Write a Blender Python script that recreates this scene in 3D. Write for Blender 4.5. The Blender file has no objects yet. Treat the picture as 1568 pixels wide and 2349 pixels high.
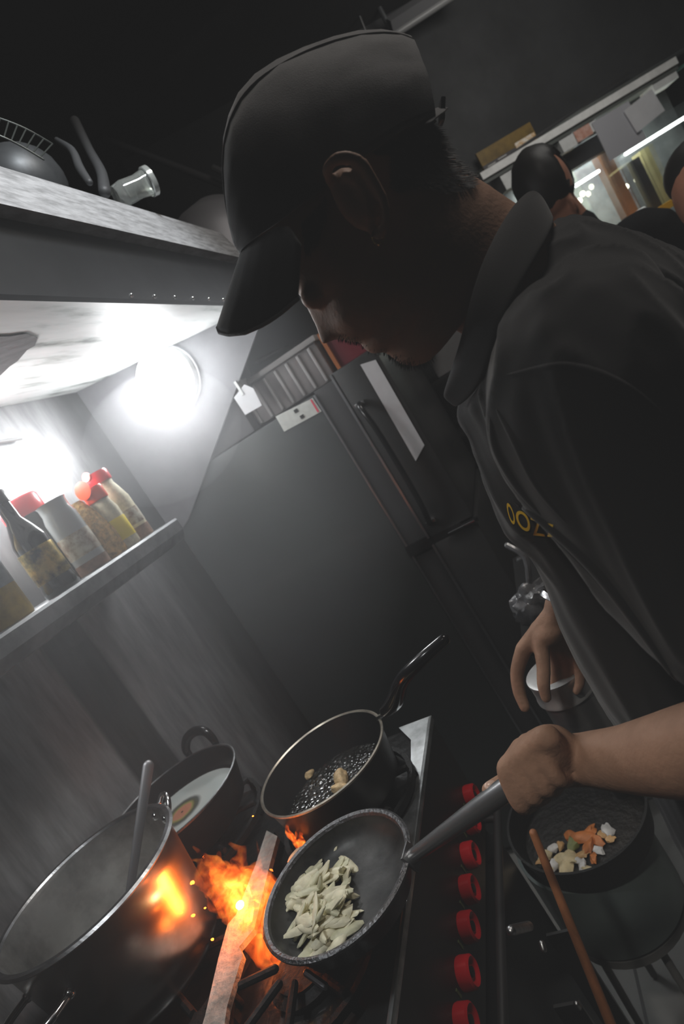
import bpy, bmesh, math, random
import numpy as np
from mathutils import Vector, Matrix, noise
from mathutils.bvhtree import BVHTree
random.seed(7)
PI = math.pi
COL = bpy.context.scene.collection
# ------------------------------------------------------------------ camera
FPX = 1400.0; CX = 784.0; CY = 1174.5
PITCH = math.atan(216/1400); YAW = math.atan(519/math.hypot(1400, 216)); ROLL = math.radians(32)
CAM = Vector((0, 0, 1.45))
_Fh = Vector((-math.sin(YAW), math.cos(YAW), 0)); _R = Vector((math.cos(YAW), math.sin(YAW), 0))
FW = _Fh*math.cos(PITCH) - Vector((0, 0, math.sin(PITCH)))
_U = _Fh*math.sin(PITCH) + Vector((0, 0, math.cos(PITCH)))
CXV = _R*math.cos(ROLL) - _U*math.sin(ROLL)
CYV = _R*math.sin(ROLL) + _U*math.cos(ROLL)
cd = bpy.data.cameras.new('camera'); cam = bpy.data.objects.new('camera', cd); COL.objects.link(cam)
M = Matrix.Identity(4)
for i in range(3):
    M[i][0] = CXV[i]; M[i][1] = CYV[i]; M[i][2] = -FW[i]; M[i][3] = CAM[i]
cam.matrix_world = M
cd.sensor_fit = 'VERTICAL'; cd.sensor_height = 36; cd.sensor_width = 24
cd.lens = FPX/2349*36; cd.clip_start = .02
cd.dof.use_dof = True; cd.dof.focus_distance = .68; cd.dof.aperture_fstop = 7.0
bpy.context.scene.camera = cam

def ray(px, py): return FW + CXV*((px-CX)/FPX) - CYV*((py-CY)/FPX)
def at(px, py, d=None, x=None, y=None, z=None):
    """measure: the world point seen at (px,py) on a given depth or world plane"""
    r = ray(px, py)
    if d is not None: t = d
    elif x is not None: t = (x-CAM.x)/r.x
    elif y is not None: t = (y-CAM.y)/r.y
    else: t = (z-CAM.z)/r.z
    return CAM + r*t

# ------------------------------------------------------------------ materials
MATS = {}
def mat(name, c, rough=.5, metal=0, bump=0, bscale=40, var=0, vscale=6, spec=.5, emit=None, estr=0,
        alpha=1, trans=0, aniso=0, stretch=None, coat=0, c2=None, sheen=0, ior=1.45):
    if name in MATS: return MATS[name]
    m = bpy.data.materials.new(name); m.use_nodes = True; nt = m.node_tree
    b = nt.nodes['Principled BSDF']
    b.inputs['Base Color'].default_value = (*c, 1); b.inputs['Roughness'].default_value = rough
    b.inputs['Metallic'].default_value = metal; b.inputs['Specular IOR Level'].default_value = spec
    b.inputs['IOR'].default_value = ior
    b.inputs['Alpha'].default_value = alpha; b.inputs['Transmission Weight'].default_value = trans
    b.inputs['Anisotropic'].default_value = aniso; b.inputs['Coat Weight'].default_value = coat
    b.inputs['Sheen Weight'].default_value = sheen
    if emit: b.inputs['Emission Color'].default_value = (*emit, 1); b.inputs['Emission Strength'].default_value = estr
    if var or bump:
        tc = nt.nodes.new('ShaderNodeTexCoord'); mp = nt.nodes.new('ShaderNodeMapping')
        nt.links.new(tc.outputs['Object'], mp.inputs['Vector'])
        if stretch: mp.inputs['Scale'].default_value = stretch
    if var:
        n = nt.nodes.new('ShaderNodeTexNoise'); n.inputs['Scale'].default_value = vscale; n.inputs['Detail'].default_value = 6
        n.inputs['Roughness'].default_value = .62
        nt.links.new(mp.outputs[0], n.inputs['Vector'])
        r = nt.nodes.new('ShaderNodeValToRGB')
        d = c2 if c2 else tuple(max(0, v*(1-var)) for v in c)
        r.color_ramp.elements[0].color = (*d, 1); r.color_ramp.elements[1].color = (*(tuple(min(1, v*(1+var*.4)) for v in c) if not c2 else c), 1)
        r.color_ramp.elements[0].position = .36; r.color_ramp.elements[1].position = .62
        nt.links.new(n.outputs['Fac'], r.inputs[0]); nt.links.new(r.outputs[0], b.inputs['Base Color'])
        mr = nt.nodes.new('ShaderNodeMapRange'); mr.inputs['To Min'].default_value = min(1, rough*1.25); mr.inputs['To Max'].default_value = rough*.8
        nt.links.new(n.outputs['Fac'], mr.inputs[0]); nt.links.new(mr.outputs[0], b.inputs['Roughness'])
    if bump:
        n2 = nt.nodes.new('ShaderNodeTexNoise'); n2.inputs['Scale'].default_value = bscale; n2.inputs['Detail'].default_value = 5
        nt.links.new(mp.outputs[0], n2.inputs['Vector'])
        bp = nt.nodes.new('ShaderNodeBump'); bp.inputs['Strength'].default_value = bump; bp.inputs['Distance'].default_value = .01
        nt.links.new(n2.outputs['Fac'], bp.inputs['Height']); nt.links.new(bp.outputs[0], b.inputs['Normal'])
    MATS[name] = m; return m

steel = mat('brushed_steel', (.50, .51, .52), .34, 1, bump=.05, bscale=30, var=.35, vscale=9, stretch=(1, 8, 1))
steel_d = mat('dull_steel', (.22, .225, .23), .45, 1, bump=.05, bscale=20, var=.4, vscale=5)
potsteel = mat('pot_steel', (.60, .60, .58), .24, 1, bump=.02, bscale=15, var=.3, vscale=14, aniso=.85)
_tn = potsteel.node_tree.nodes.new('ShaderNodeTangent'); _tn.direction_type = 'RADIAL'; _tn.axis = 'Z'; potsteel.node_tree.links.new(_tn.outputs[0], potsteel.node_tree.nodes['Principled BSDF'].inputs['Tangent'])
potin = mat('pot_inner_steel', (.62, .62, .60), .40, 1, bump=.03, bscale=15, var=.5, vscale=10)
chrome = mat('polished_chrome', (.8, .8, .8), .1, 1)
black = mat('black_enamel', (.012, .012, .013), .35, 0, bump=.05, bscale=60)
iron = mat('cast_iron', (.009, .009, .009), .65, .1, bump=.3, bscale=120)
nonstick = mat('nonstick_black', (.012, .012, .013), .32, 0, bump=.03, bscale=80)
bake = mat('black_bakelite', (.008, .008, .009), .16, 0)
darkgrey = mat('dark_painted_wall', (.022, .023, .024), .7, 0, bump=.1, bscale=15, var=.4, vscale=3)
ceilm = mat('dark_ceiling', (.02, .02, .021), .9, 0, var=.5, vscale=2)
white = mat('white_paint', (.72, .73, .72), .5, 0, var=.12, vscale=20)
paper = mat('paper', (.62, .62, .64), .8, 0, var=.08, vscale=9)
redpl = mat('red_plastic', (.62, .012, .02), .3, 0)
orangepl = mat('orange_red_plastic', (.85, .07, .015), .3, 0)
skin = mat('skin', (.33, .19, .125), .6, 0, bump=.10, bscale=260, var=.15, vscale=26, spec=.22)
skin2 = mat('skin_ruddy', (.42, .19, .12), .5, 0, var=.15, vscale=20)
cloth = mat('charcoal_shirt_cloth', (.0085, .0085, .0092), .9, 0, bump=.07, bscale=900, sheen=.14, spec=.2)
capcloth = mat('charcoal_cap_twill', (.034, .034, .036), .88, 0, bump=.12, bscale=900, var=.15, vscale=25, sheen=.25, spec=.2)
blackcloth = mat('black_cloth', (.010, .010, .011), .9, 0, spec=.2)
hairm = mat('black_hair', (.010, .009, .008), .5, 0, spec=.4)
gold = mat('gold', (.8, .55, .2), .2, 1)
yellowink = mat('yellow_print', (.95, .62, .03), .7, 0)
wood = mat('worn_wood', (.34, .13, .05), .55, 0, bump=.2, bscale=25, var=.5, vscale=18, stretch=(1, 1, .15))

def node_mat(name):
    m = bpy.data.materials.new(name); m.use_nodes = True; MATS[name] = m
    return m, m.node_tree, m.node_tree.nodes['Principled BSDF']

# ------------------------------------------------------------------ object helpers
def link(name, bm, m=None, parent=None, smooth=True, loc=None):
    me = bpy.data.meshes.new(name)
    bmesh.ops.recalc_face_normals(bm, faces=bm.faces)
    bm.to_mesh(me); bm.free()
    if smooth:
        for p in me.polygons: p.use_smooth = True
        try: me.set_sharp_from_angle(angle=math.radians(38))
        except Exception: pass
    o = bpy.data.objects.new(name, me); COL.objects.link(o)
    if m: me.materials.append(m)
    if parent:
        o.parent = parent
        if not parent.get('_copylocal'): o.matrix_parent_inverse = Matrix.Translation(-parent.location) if parent.rotation_euler.to_quaternion().angle < 1e-6 else parent.matrix_basis.inverted()
    return o
def tag(o, label, cat, group=None, kind=None):
    if label: o['label'] = label
    if cat: o['category'] = cat
    if group: o['group'] = group
    if kind: o['kind'] = kind
    return o
def thing(name, label, cat, loc=(0, 0, 0), group=None):
    o = bpy.data.objects.new(name, None); COL.objects.link(o); o.location = loc; o.empty_display_size = .05
    return tag(o, label, cat, group)
def struct(o): o['kind'] = 'structure'; return o
def NB(): return bmesh.new()
def box(bm, lo, hi, rot=None, bev=0, about=None):
    lo = Vector(lo); hi = Vector(hi); c = (lo+hi)/2; s = hi-lo
    g = bmesh.ops.create_cube(bm, size=1)
    vs = g['verts']
    bmesh.ops.scale(bm, verts=vs, vec=s); 
    if bev:
        es = list({e for v in vs for e in v.link_edges})
        r = bmesh.ops.bevel(bm, geom=es, offset=bev, segments=2, affect='EDGES', profile=.6)
        vs = list({v for f in r['faces'] for v in f.verts} | {v for v in vs if v.is_valid})
    if rot is not None:
        bmesh.ops.rotate(bm, verts=vs, cent=(0, 0, 0), matrix=rot)
    bmesh.ops.translate(bm, verts=vs, vec=c)
    return vs
def lathe(bm, prof, seg=48, mat4=None, closed=False):
    rings = []
    for r, z in prof:
        if r < 1e-6: rings.append([bm.verts.new((0, 0, z))])
        else: rings.append([bm.verts.new((r*math.cos(2*PI*i/seg), r*math.sin(2*PI*i/seg), z)) for i in range(seg)])
    prs = list(zip(rings, rings[1:]))
    if closed: prs.append((rings[-1], rings[0]))
    for a, b in prs:
        for i in range(seg):
            j = (i+1) % seg
            if len(a) == 1 and len(b) == 1: continue
            if len(a) == 1: bm.faces.new((a[0], b[i], b[j]))
            elif len(b) == 1: bm.faces.new((a[i], a[j], b[0]))
            else: bm.faces.new((a[i], a[j], b[j], b[i]))
    vs = [v for r in rings for v in r]
    if mat4: bmesh.ops.transform(bm, matrix=mat4, verts=vs)
    return vs
def smoothpath(pts, rad, n=6):
    """catmull-rom resample of points and radii"""
    P = [Vector(p) for p in pts]; R = list(rad)
    if len(P) < 3: return P, R
    P = [P[0]*2-P[1]]+P+[P[-1]*2-P[-2]]; R = [R[0]]+R+[R[-1]]
    op = []; orr = []
    for i in range(1, len(P)-2):
        for k in range(n):
            t = k/n; a, b, c, d = P[i-1], P[i], P[i+1], P[i+2]
            op.append(.5*((2*b)+(c-a)*t+(2*a-5*b+4*c-d)*t*t+(3*b-a-3*c+d)*t**3))
            orr.append(R[i]*(1-t)+R[i+1]*t)
    op.append(P[-2]); orr.append(R[-2]); return op, orr
def tube(bm, pts, rad, seg=16, sm=0, caps=True, flat=None):
    """swept round tube with rounded ends; flat=(ref vector, factor) squashes the section along ref"""
    if not hasattr(rad, '__len__'): rad = [rad]*len(pts)
    P = [Vector(p) for p in pts]; R = list(rad)
    if sm: P, R = smoothpath(P, R, sm)
    if caps:
        d0 = (P[0]-P[1]).normalized(); d1 = (P[-1]-P[-2]).normalized()
        pre = [(P[0]+d0*R[0]*math.sin(a), R[0]*math.cos(a)) for a in (1.5, 1.15, .75, .38)]
        post = [(P[-1]+d1*R[-1]*math.sin(a), R[-1]*math.cos(a)) for a in (.38, .75, 1.15, 1.5)]
        P = [p for p, _ in pre]+P+[p for p, _ in post]; R = [r for _, r in pre]+R+[r for _, r in post]
    rings = []; up = None
    for i, p in enumerate(P):
        t = (P[min(i+1, len(P)-1)]-P[max(i-1, 0)]).normalized()
        if up is None:
            up = (Vector(flat[0]) if flat else (Vector((0, 0, 1)) if abs(t.z) < .9 else Vector((1, 0, 0))))
        up = (up-t*up.dot(t)).normalized(); sd = t.cross(up)
        if flat:
            f = flat[1]; u2 = Vector(flat[0]); u2 = (u2-t*u2.dot(t)).normalized(); sd = t.cross(u2); up = u2
        else: f = 1
        rings.append([bm.verts.new(p+(up*math.cos(2*PI*k/seg)*f+sd*math.sin(2*PI*k/seg))*R[i]) for k in range(seg)])
    for a, b in zip(rings, rings[1:]):
        for k in range(seg):
            j = (k+1) % seg; bm.faces.new((a[k], a[j], b[j], b[k]))
    bm.faces.new(rings[0][::-1]); bm.faces.new(rings[-1])
    return [v for r in rings for v in r]
def ellipsoid(bm, c, r, seg=24, rot=None):
    g = bmesh.ops.create_uvsphere(bm, u_segments=seg, v_segments=seg//2, radius=1); vs = g['verts']
    bmesh.ops.scale(bm, verts=vs, vec=r)
    if rot is not None: bmesh.ops.rotate(bm, verts=vs, cent=(0, 0, 0), matrix=rot)
    bmesh.ops.translate(bm, verts=vs, vec=c); return vs
def loft(bm, rings, cap=True):
    R = [[bm.verts.new(p) for p in r] for r in rings]; n = len(R[0])
    for a, b in zip(R, R[1:]):
        for k in range(n):
            j = (k+1) % n; bm.faces.new((a[k], a[j], b[j], b[k]))
    if cap: bm.faces.new(R[0][::-1]); bm.faces.new(R[-1])
def poly(bm, pts, thick=None):
    vs = [bm.verts.new(p) for p in pts]; f = bm.faces.new(vs)
    if thick is not None:
        r = bmesh.ops.extrude_face_region(bm, geom=[f]); nv = [v for v in r['geom'] if isinstance(v, bmesh.types.BMVert)]
        bmesh.ops.translate(bm, verts=nv, vec=thick)
def remesh(o, vox, it=6, fac=.5, disp=None):
    r = o.modifiers.new('remesh', 'REMESH'); r.mode = 'VOXEL'; r.voxel_size = vox; r.use_smooth_shade = True
    if it:
        s = o.modifiers.new('smooth', 'SMOOTH'); s.iterations = it; s.factor = fac
def bake_mods(o):
    dg = bpy.context.evaluated_depsgraph_get(); dg.update()
    me = bpy.data.meshes.new_from_object(o.evaluated_get(dg))
    for p in me.polygons: p.use_smooth = True
    o.modifiers.clear(); o.data = me
def rot_to(d, up=(0, 0, 1)):
    """matrix whose z axis is d"""
    d = Vector(d).normalized(); return d.to_track_quat('Z', 'Y').to_matrix()
def copy_tree(o, parent=None):
    c = o.copy(); COL.objects.link(c)
    if parent is not None: c.parent = parent
    for ch in o.children: copy_tree(ch, c)
    return c

# ================================================================== SETTING
XW = -1.05; YF = 1.54
m, nt, b = node_mat('floor_tiles')
tc = nt.nodes.new('ShaderNodeTexCoord'); br = nt.nodes.new('ShaderNodeTexBrick'); br.offset = 0
br.inputs['Scale'].default_value = 1; br.inputs['Brick Width'].default_value = .4; br.inputs['Row Height'].default_value = .4
br.inputs['Mortar Size'].default_value = .004; br.inputs['Color1'].default_value = (.40, .40, .38, 1); br.inputs['Color2'].default_value = (.36, .36, .345, 1)
br.inputs['Mortar'].default_value = (.12, .12, .12, 1)
mpn = nt.nodes.new('ShaderNodeMapping'); mpn.inputs['Rotation'].default_value = (0, 0, .0)
nt.links.new(tc.outputs['Object'], mpn.inputs[0]); nt.links.new(mpn.outputs[0], br.inputs['Vector'])
ns = nt.nodes.new('ShaderNodeTexNoise'); ns.inputs['Scale'].default_value = 9; mx = nt.nodes.new('ShaderNodeMixRGB'); mx.blend_type = 'MULTIPLY'; mx.inputs[0].default_value = .5
nt.links.new(tc.outputs['Object'], ns.inputs['Vector']); nt.links.new(br.outputs['Color'], mx.inputs[1]); nt.links.new(ns.outputs['Fac'], mx.inputs[2])
nt.links.new(mx.outputs[0], b.inputs['Base Color']); b.inputs['Roughness'].default_value = .45
floorm = m
bm = NB(); box(bm, (-1.15, -1.3, -.1), (1.9, 4.3, 0)); struct(link('floor', bm, floorm, smooth=False))
bm = NB(); box(bm, (-1.15, -1.3, 2.7), (1.9, 4.3, 2.8)); struct(link('ceiling', bm, ceilm, smooth=False))

# left wall clad in steel sheets: dark band between paler sheets, darker towards the far corner, streaky
m, nt, b = node_mat('wall_steel_sheets')
tc = nt.nodes.new('ShaderNodeTexCoord'); sp = nt.nodes.new('ShaderNodeSeparateXYZ'); nt.links.new(tc.outputs['Object'], sp.inputs[0])
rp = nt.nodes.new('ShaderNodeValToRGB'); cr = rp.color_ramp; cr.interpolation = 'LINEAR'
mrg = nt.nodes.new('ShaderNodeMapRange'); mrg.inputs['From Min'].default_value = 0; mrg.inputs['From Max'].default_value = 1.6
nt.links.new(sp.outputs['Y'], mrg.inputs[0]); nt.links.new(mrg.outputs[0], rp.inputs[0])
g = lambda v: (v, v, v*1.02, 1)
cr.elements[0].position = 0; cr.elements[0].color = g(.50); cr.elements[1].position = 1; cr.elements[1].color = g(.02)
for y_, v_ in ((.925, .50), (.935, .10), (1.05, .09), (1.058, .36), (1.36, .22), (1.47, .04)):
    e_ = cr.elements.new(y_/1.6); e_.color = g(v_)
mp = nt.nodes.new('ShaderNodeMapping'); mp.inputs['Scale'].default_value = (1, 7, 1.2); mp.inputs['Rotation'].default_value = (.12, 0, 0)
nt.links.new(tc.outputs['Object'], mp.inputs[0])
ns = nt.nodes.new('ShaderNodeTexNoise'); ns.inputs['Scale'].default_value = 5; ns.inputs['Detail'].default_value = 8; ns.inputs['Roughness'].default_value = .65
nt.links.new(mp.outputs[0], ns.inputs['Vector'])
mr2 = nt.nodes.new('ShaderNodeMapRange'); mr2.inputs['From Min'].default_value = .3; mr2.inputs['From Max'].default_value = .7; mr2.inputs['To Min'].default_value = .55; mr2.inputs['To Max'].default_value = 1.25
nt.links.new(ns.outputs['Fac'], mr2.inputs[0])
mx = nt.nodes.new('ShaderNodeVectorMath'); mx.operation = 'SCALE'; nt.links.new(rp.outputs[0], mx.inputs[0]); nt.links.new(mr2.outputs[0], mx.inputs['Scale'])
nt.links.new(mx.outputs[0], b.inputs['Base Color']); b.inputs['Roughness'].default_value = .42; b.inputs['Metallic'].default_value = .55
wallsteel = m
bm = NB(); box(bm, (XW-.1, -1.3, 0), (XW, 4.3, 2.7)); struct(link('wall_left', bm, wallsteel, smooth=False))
bm = NB(); box(bm, (1.8, -1.3, 0), (1.9, 4.3, 2.7)); struct(link('wall_right', bm, darkgrey, smooth=False))
bm = NB(); box(bm, (-1.05, -1.3, 0), (1.8, -1.2, 2.7)); struct(link('wall_near', bm, darkgrey, smooth=False))
bm = NB(); box(bm, (-1.05, 4.2, 0), (1.8, 4.3, 2.7)); struct(link('wall_far', bm, darkgrey, smooth=False))
# ceiling beam edges
bm = NB(); box(bm, (-1.05, 1.95, 2.55), (1.8, 2.07, 2.7), bev=.005); struct(link('trim_1', bm, mat('beam_dark', (.03, .03, .032), .8, var=.5, vscale=8), smooth=False))

# ================================================================== HOOD
hood = thing('range_hood', 'long steel extractor hood with a bright scuffed front lip and peeling white underside', 'range hood', (-.75, .8, 1.9))
lipm = mat('scuffed_bright_steel', (.60, .61, .63), .5, .25, bump=.1, bscale=60, var=.38, vscale=14, stretch=(3, 1.5, 8))
bm = NB()
XH = -.45
prof = [(XH-.012, 1.882), (XH+.012, 1.882), (XH-.012, 1.972), (XH-.06, 1.978), (XH-.06, 1.965), (XH-.03, 1.955)]
for y0, y1 in ((-.3, YF+.06),):
    poly(bm, [(x, y0, z) for x, z in prof], Vector((0, y1-y0, 0)))
link('front_lip', bm, lipm, hood, smooth=False)
bm = NB(); poly(bm, [(XH-.012, -.3, 1.885), (XH-.012, -.3, 1.768), (XH-.02, -.3, 1.765), (XH-.03, -.3, 1.885)], Vector((0, YF+.36, 0)))
link('fascia', bm, mat('hood_dark_fascia', (.055, .057, .06), .45, .6, var=.3, vscale=3), hood, smooth=False)
bm = NB(); poly(bm, [(XH-.02, -.3, 1.966), (XW+.003, -.3, 2.02), (XW+.003, -.3, 2.0), (XH-.02, -.3, 1.95)], Vector((0, YF+.36, 0)))
link('top_sheet', bm, steel_d, hood, smooth=False)
# underside, white paint peeling
m, nt, b = node_mat('peeling_white_paint')
tc = nt.nodes.new('ShaderNodeTexCoord'); mp = nt.nodes.new('ShaderNodeMapping'); mp.inputs['Scale'].default_value = (7, 1.6, 1); mp.inputs['Rotation'].default_value = (0, 0, .35)
nt.links.new(tc.outputs['Object'], mp.inputs[0])
ns = nt.nodes.new('ShaderNodeTexNoise'); ns.inputs['Scale'].default_value = 2.2; ns.inputs['Detail'].default_value = 9; ns.inputs['Roughness'].default_value = .6
nt.links.new(mp.outputs[0], ns.inputs['Vector'])
rp = nt.nodes.new('ShaderNodeValToRGB'); cr = rp.color_ramp
cr.elements[0].position = .33; cr.elements[0].color = (.10, .105, .10, 1); cr.elements[1].position = .62; cr.elements[1].color = (.78, .79, .78, 1)
e_ = cr.elements.new(.40); e_.color = (.42, .45, .43, 1); e_ = cr.elements.new(.48); e_.color = (.68, .70, .69, 1)
nt.links.new(ns.outputs['Fac'], rp.inputs[0]); nt.links.new(rp.outputs[0], b.inputs['Base Color']); b.inputs['Roughness'].default_value = .55
bm = NB(); N_ = 60
box(bm, (0, 0, 0), (0, 0, 0)); bm.clear()
poly(bm, [(XH-.02, -.3, 1.766), (XW+.003, -.3, 1.862), (XW+.003, -.3, 1.872), (XH-.02, -.3, 1.776)], Vector((0, YF+.30, 0)))
under = link('underside', bm, m, hood, smooth=False)
# a big patch where the paint has come off
def under_z(x): return 1.766+(XH-.02-x)/(XH-.02-XW)*(1.862-1.766)
pts = []
random.seed(3)
for px_, py_ in ((-60, 770), (20, 768), (60, 762), (84, 772), (78, 790), (60, 800), (50, 812), (38, 826), (20, 838), (0, 858), (-40, 880), (-60, 860)):
    r = ray(px_, py_)
    # intersect with the underside plane
    n_ = Vector((1.862-1.766, 0, (XH-.02-XW))).normalized(); p0 = Vector((XH-.02, 0, 1.766))
    t = (p0-CAM).dot(n_)/r.dot(n_); p = CAM+r*t; pts.append(p-n_*.0015*(1 if n_.z > 0 else -1))
bm = NB(); poly(bm, pts, Vector((0, 0, -.001))); pp = link('peeled_patch', bm, mat('bare_rusty_steel', (.055, .052, .052), .6, .3, bump=.3, bscale=30, var=.4, vscale=20), hood, smooth=False)
# far end skirt of the hood, cut on a slant
bm = NB(); poly(bm, [(-1.045, YF-.006, 1.865), (-.50, YF-.006, 1.772), (-.485, YF-.006, 1.72), (-.975, YF-.006, 1.395), (-1.045, YF-.006, 1.37)], Vector((0, .004, 0)))
sk = link('side_skirt', bm, mat('skirt_white_steel', (.16, .16, .17), .5, .2, bump=.05, bscale=10, var=.25, vscale=7), hood, smooth=False)
# little bolts along the edge of the hood
for k in range(9):
    bm = NB(); ellipsoid(bm, (XH-.008, .95+k*.075, 1.772), (.004, .004, .004), 10)
    link('bolt', bm, chrome, hood)

# lamps
def bulkhead(x, y, z, nrm, rad, label, strength):
    t = thing('bulkhead_lamp', label, 'lamp', (x, y, z))
    q = rot_to(nrm).to_4x4(); T = Matrix.Translation((x, y, z)) @ q
    bm = NB(); lathe(bm, [(rad*1.08, 0), (rad*1.10, .012), (rad*1.02, .022), (rad*.97, .02), (rad*.97, 0)], 48, T); link('rim', bm, white, t)
    bm = NB(); lathe(bm, [(rad*.98, .004), (rad*.96, .02), (rad*.8, .034), (rad*.5, .042), (0, .046)], 48, T)
    e = mat('lamp_diffuser', (1, 1, 1), .5, emit=(.96, .98, 1), estr=strength); link('diffuser', bm, e, t)
    return t
bulkhead(-.781, YF-.008, 1.742, (0, -1, 0), .082, 'round white glowing lamp on the end panel under the hood', 45)
bulkhead(XW+.002, .96, 1.70, (1, 0, 0), .075, 'round white glaring lamp on the steel wall above the seasoning shelf', 45)
def light(kind, name, loc, power, color=(1, 1, 1), size=.1, rot=None, spot=None, blend=.5):
    l = bpy.data.lights.new(name, kind); o = bpy.data.objects.new(name, l); COL.objects.link(o); o.location = loc
    l.energy = power; l.color = color
    if kind == 'AREA': l.size = size
    elif kind != 'SUN': l.shadow_soft_size = size
    if rot is not None: o.rotation_euler = rot
    if spot: l.spot_size = spot; l.spot_blend = blend
    return o
def aim(o, tgt): o.rotation_euler = (Vector(tgt)-o.location).to_track_quat('-Z', 'Y').to_euler()
light('POINT', 'lamp_light', (-.781, YF-.12, 1.735), 3.0, (.95, .98, 1), .05)
light('SPOT', 'lamp_light', (-.95, .96, 1.70), 5.0, (.95, .98, 1), .045, rot=(0, 0, 0), spot=math.radians(138), blend=.5)
light('POINT', 'lamp_light', (-.97, .96, 1.72), .55, (.95, .98, 1), .045)

# ================================================================== WALL SHELF
shelf = thing('wall_shelf', 'long steel wall shelf with a thick dented front edge carrying the seasoning bottles', 'shelf', (-.92, .6, 1.4))
bm = NB(); poly(bm, [(XW+.002, -.3, 1.425), (-.803, -.3, 1.425), (-.800, -.3, 1.420), (-.800, -.3, 1.395), (-.812, -.3, 1.375), (-.83, -.3, 1.372), (-.83, -.3, 1.405), (XW+.002, -.3, 1.405)], Vector((0, 1.52, 0)))
link('board', bm, mat('shelf_steel', (.30, .31, .32), .42, .85, bump=.12, bscale=12, var=.45, vscale=10), shelf, smooth=False)
for yy in (.0, .30):
    bm = NB(); poly(bm, [(XW+.002, yy, 1.405), (-.86, yy, 1.405), (XW+.002, yy, 1.26)], Vector((0, .008, 0))); link('bracket', bm, steel_d, shelf, smooth=False)

# ---- seasoning bottles
SZ = 1.4255
glassm = mat('jar_plastic', (.75, .76, .74), .15, 0, trans=.35, alpha=.55, spec=.6)
def jar(name, label, cat, x, y, prof, body, cap=None, capprof=None, fill=None, fillprof=None, band=None, bandprof=None, group='seasonings on the wall shelf', tilt=(0, 0), extra=None):
    t = thing(name, label, cat, (x, y, SZ), group)
    T = Matrix.Translation((x, y, SZ))
    bm = NB(); lathe(bm, [(0, .0)]+prof+[(0, prof[-1][1])], 36, T); link('body', bm, body, t)
    if capprof: bm = NB(); lathe(bm, [(0, capprof[0][1])]+capprof+[(0, capprof[-1][1])], 32, T); link('cap', bm, cap, t)
    if fillprof: bm = NB(); lathe(bm, [(0, fillprof[0][1])]+fillprof+[(0, fillprof[-1][1])], 32, T); link('contents', bm, fill, t)
    if bandprof: bm = NB(); lathe(bm, bandprof, 36, T); link('paper_label', bm, band, t)
    if extra: extra(t, T)
    if tilt != (0, 0): t.rotation_euler = (tilt[0], tilt[1], 0)
    return t
cream = mat('cream_powder', (.66, .60, .42), .6, var=.25, vscale=60)
brown = mat('brown_powder', (.20, .10, .055), .6, var=.4, vscale=80)
tan = mat('tan_granules', (.62, .38, .13), .55, bump=.4, bscale=120, var=.5, vscale=90)
lblm = mat('blotched_label', (.55, .53, .44), .5, var=.7, vscale=45, c2=(.20, .11, .05))
lblg = mat('grey_label', (.30, .33, .35), .5, var=.3, vscale=25)
# tin (nearest)
jar('seasoning_tin', 'tall silver seasoning tin at the near end of the wall shelf', 'tin', -.845, .66,
    [(.030, 0), (.031, .003), (.031, .135), (.029, .14)], steel, white, [(.028, .14), (.028, .155), (.026, .158)])
jar('sauce_bottle', 'mustard-yellow bottle with a grey label between the silver tin and the black bottle', 'bottle', -.885, .775,
    [(.036, 0), (.038, .006), (.038, .11), (.03, .14), (.016, .165), (.014, .18)], mat('mustard_plastic', (.42, .28, .03), .35, var=.3, vscale=30), mat('pale_cap', (.5, .5, .4), .4), [(.017, .178), (.017, .205), (.015, .208)],
    band=lblg, bandprof=[(.0385, .06), (.0387, .062), (.0387, .108), (.0385, .11)])
goldl = mat('gold_black_label', (.75, .55, .16), .3, .5, var=.9, vscale=35, c2=(.02, .02, .015))
jar('soy_sauce_bottle', 'black glass sauce bottle with a gold and black label', 'bottle', -.845, .865,
    [(.030, 0), (.033, .004), (.033, .018), (.0315, .022), (.0315, .105), (.024, .128), (.014, .15), (.013, .185)], mat('dark_glass', (.010, .008, .006), .08, 0, spec=.8, coat=.5), mat('dark_cap', (.03, .02, .02), .3), [(.0155, .183), (.0155, .205), (.014, .207)],
    band=goldl, bandprof=[(.0318, .028), (.0322, .03), (.0322, .088), (.0318, .09)])
jar('spice_jar', 'large clear jar with a red screw lid and dark contents behind the black bottle', 'jar', -.93, .985,
    [(.042, 0), (.045, .005), (.045, .13), (.036, .15), (.036, .16)], mat('dark_jar', (.05, .045, .04), .25), redpl, [(.040, .158), (.041, .162), (.041, .192), (.038, .196)])
jar('spice_jar', 'slim clear shaker with brown powder and a blotched paper label, no lid', 'jar', -.855, .975,
    [(.030, 0), (.032, .004), (.032, .12), (.028, .135), (.028, .15), (.03, .155)], mat('grey_clear', (.40, .42, .42), .18, 0, spec=.7), band=lblm, bandprof=[(.0322, .035), (.0326, .037), (.0326, .08), (.0322, .082)],
    fill=brown, fillprof=[(.0328, .001), (.0328, .022)])
jar('granule_jar', 'squat jar of golden tan granules between the two shakers', 'jar', -.865, 1.045,
    [(.033, 0), (.036, .005), (.036, .055), (.024, .105), (.012, .135)], tan)
def flip(t, T):
    bm = NB(); lathe(bm, [(0, 0), (.019, 0), (.02, .003), (0, .004)], 28, T @ Matrix.Translation((0, -.021, .148)) @ Matrix.Rotation(math.radians(80), 4, 'X')); link('flip_lid', bm, orangepl, t)
    bm = NB(); lathe(bm, [(.0262, .02), (.0266, .021), (.0266, .066), (.0262, .067)], 28, T); link('yellow_stripe', bm, mat('yellow_strip', (.8, .62, .02), .5), t)
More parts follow.
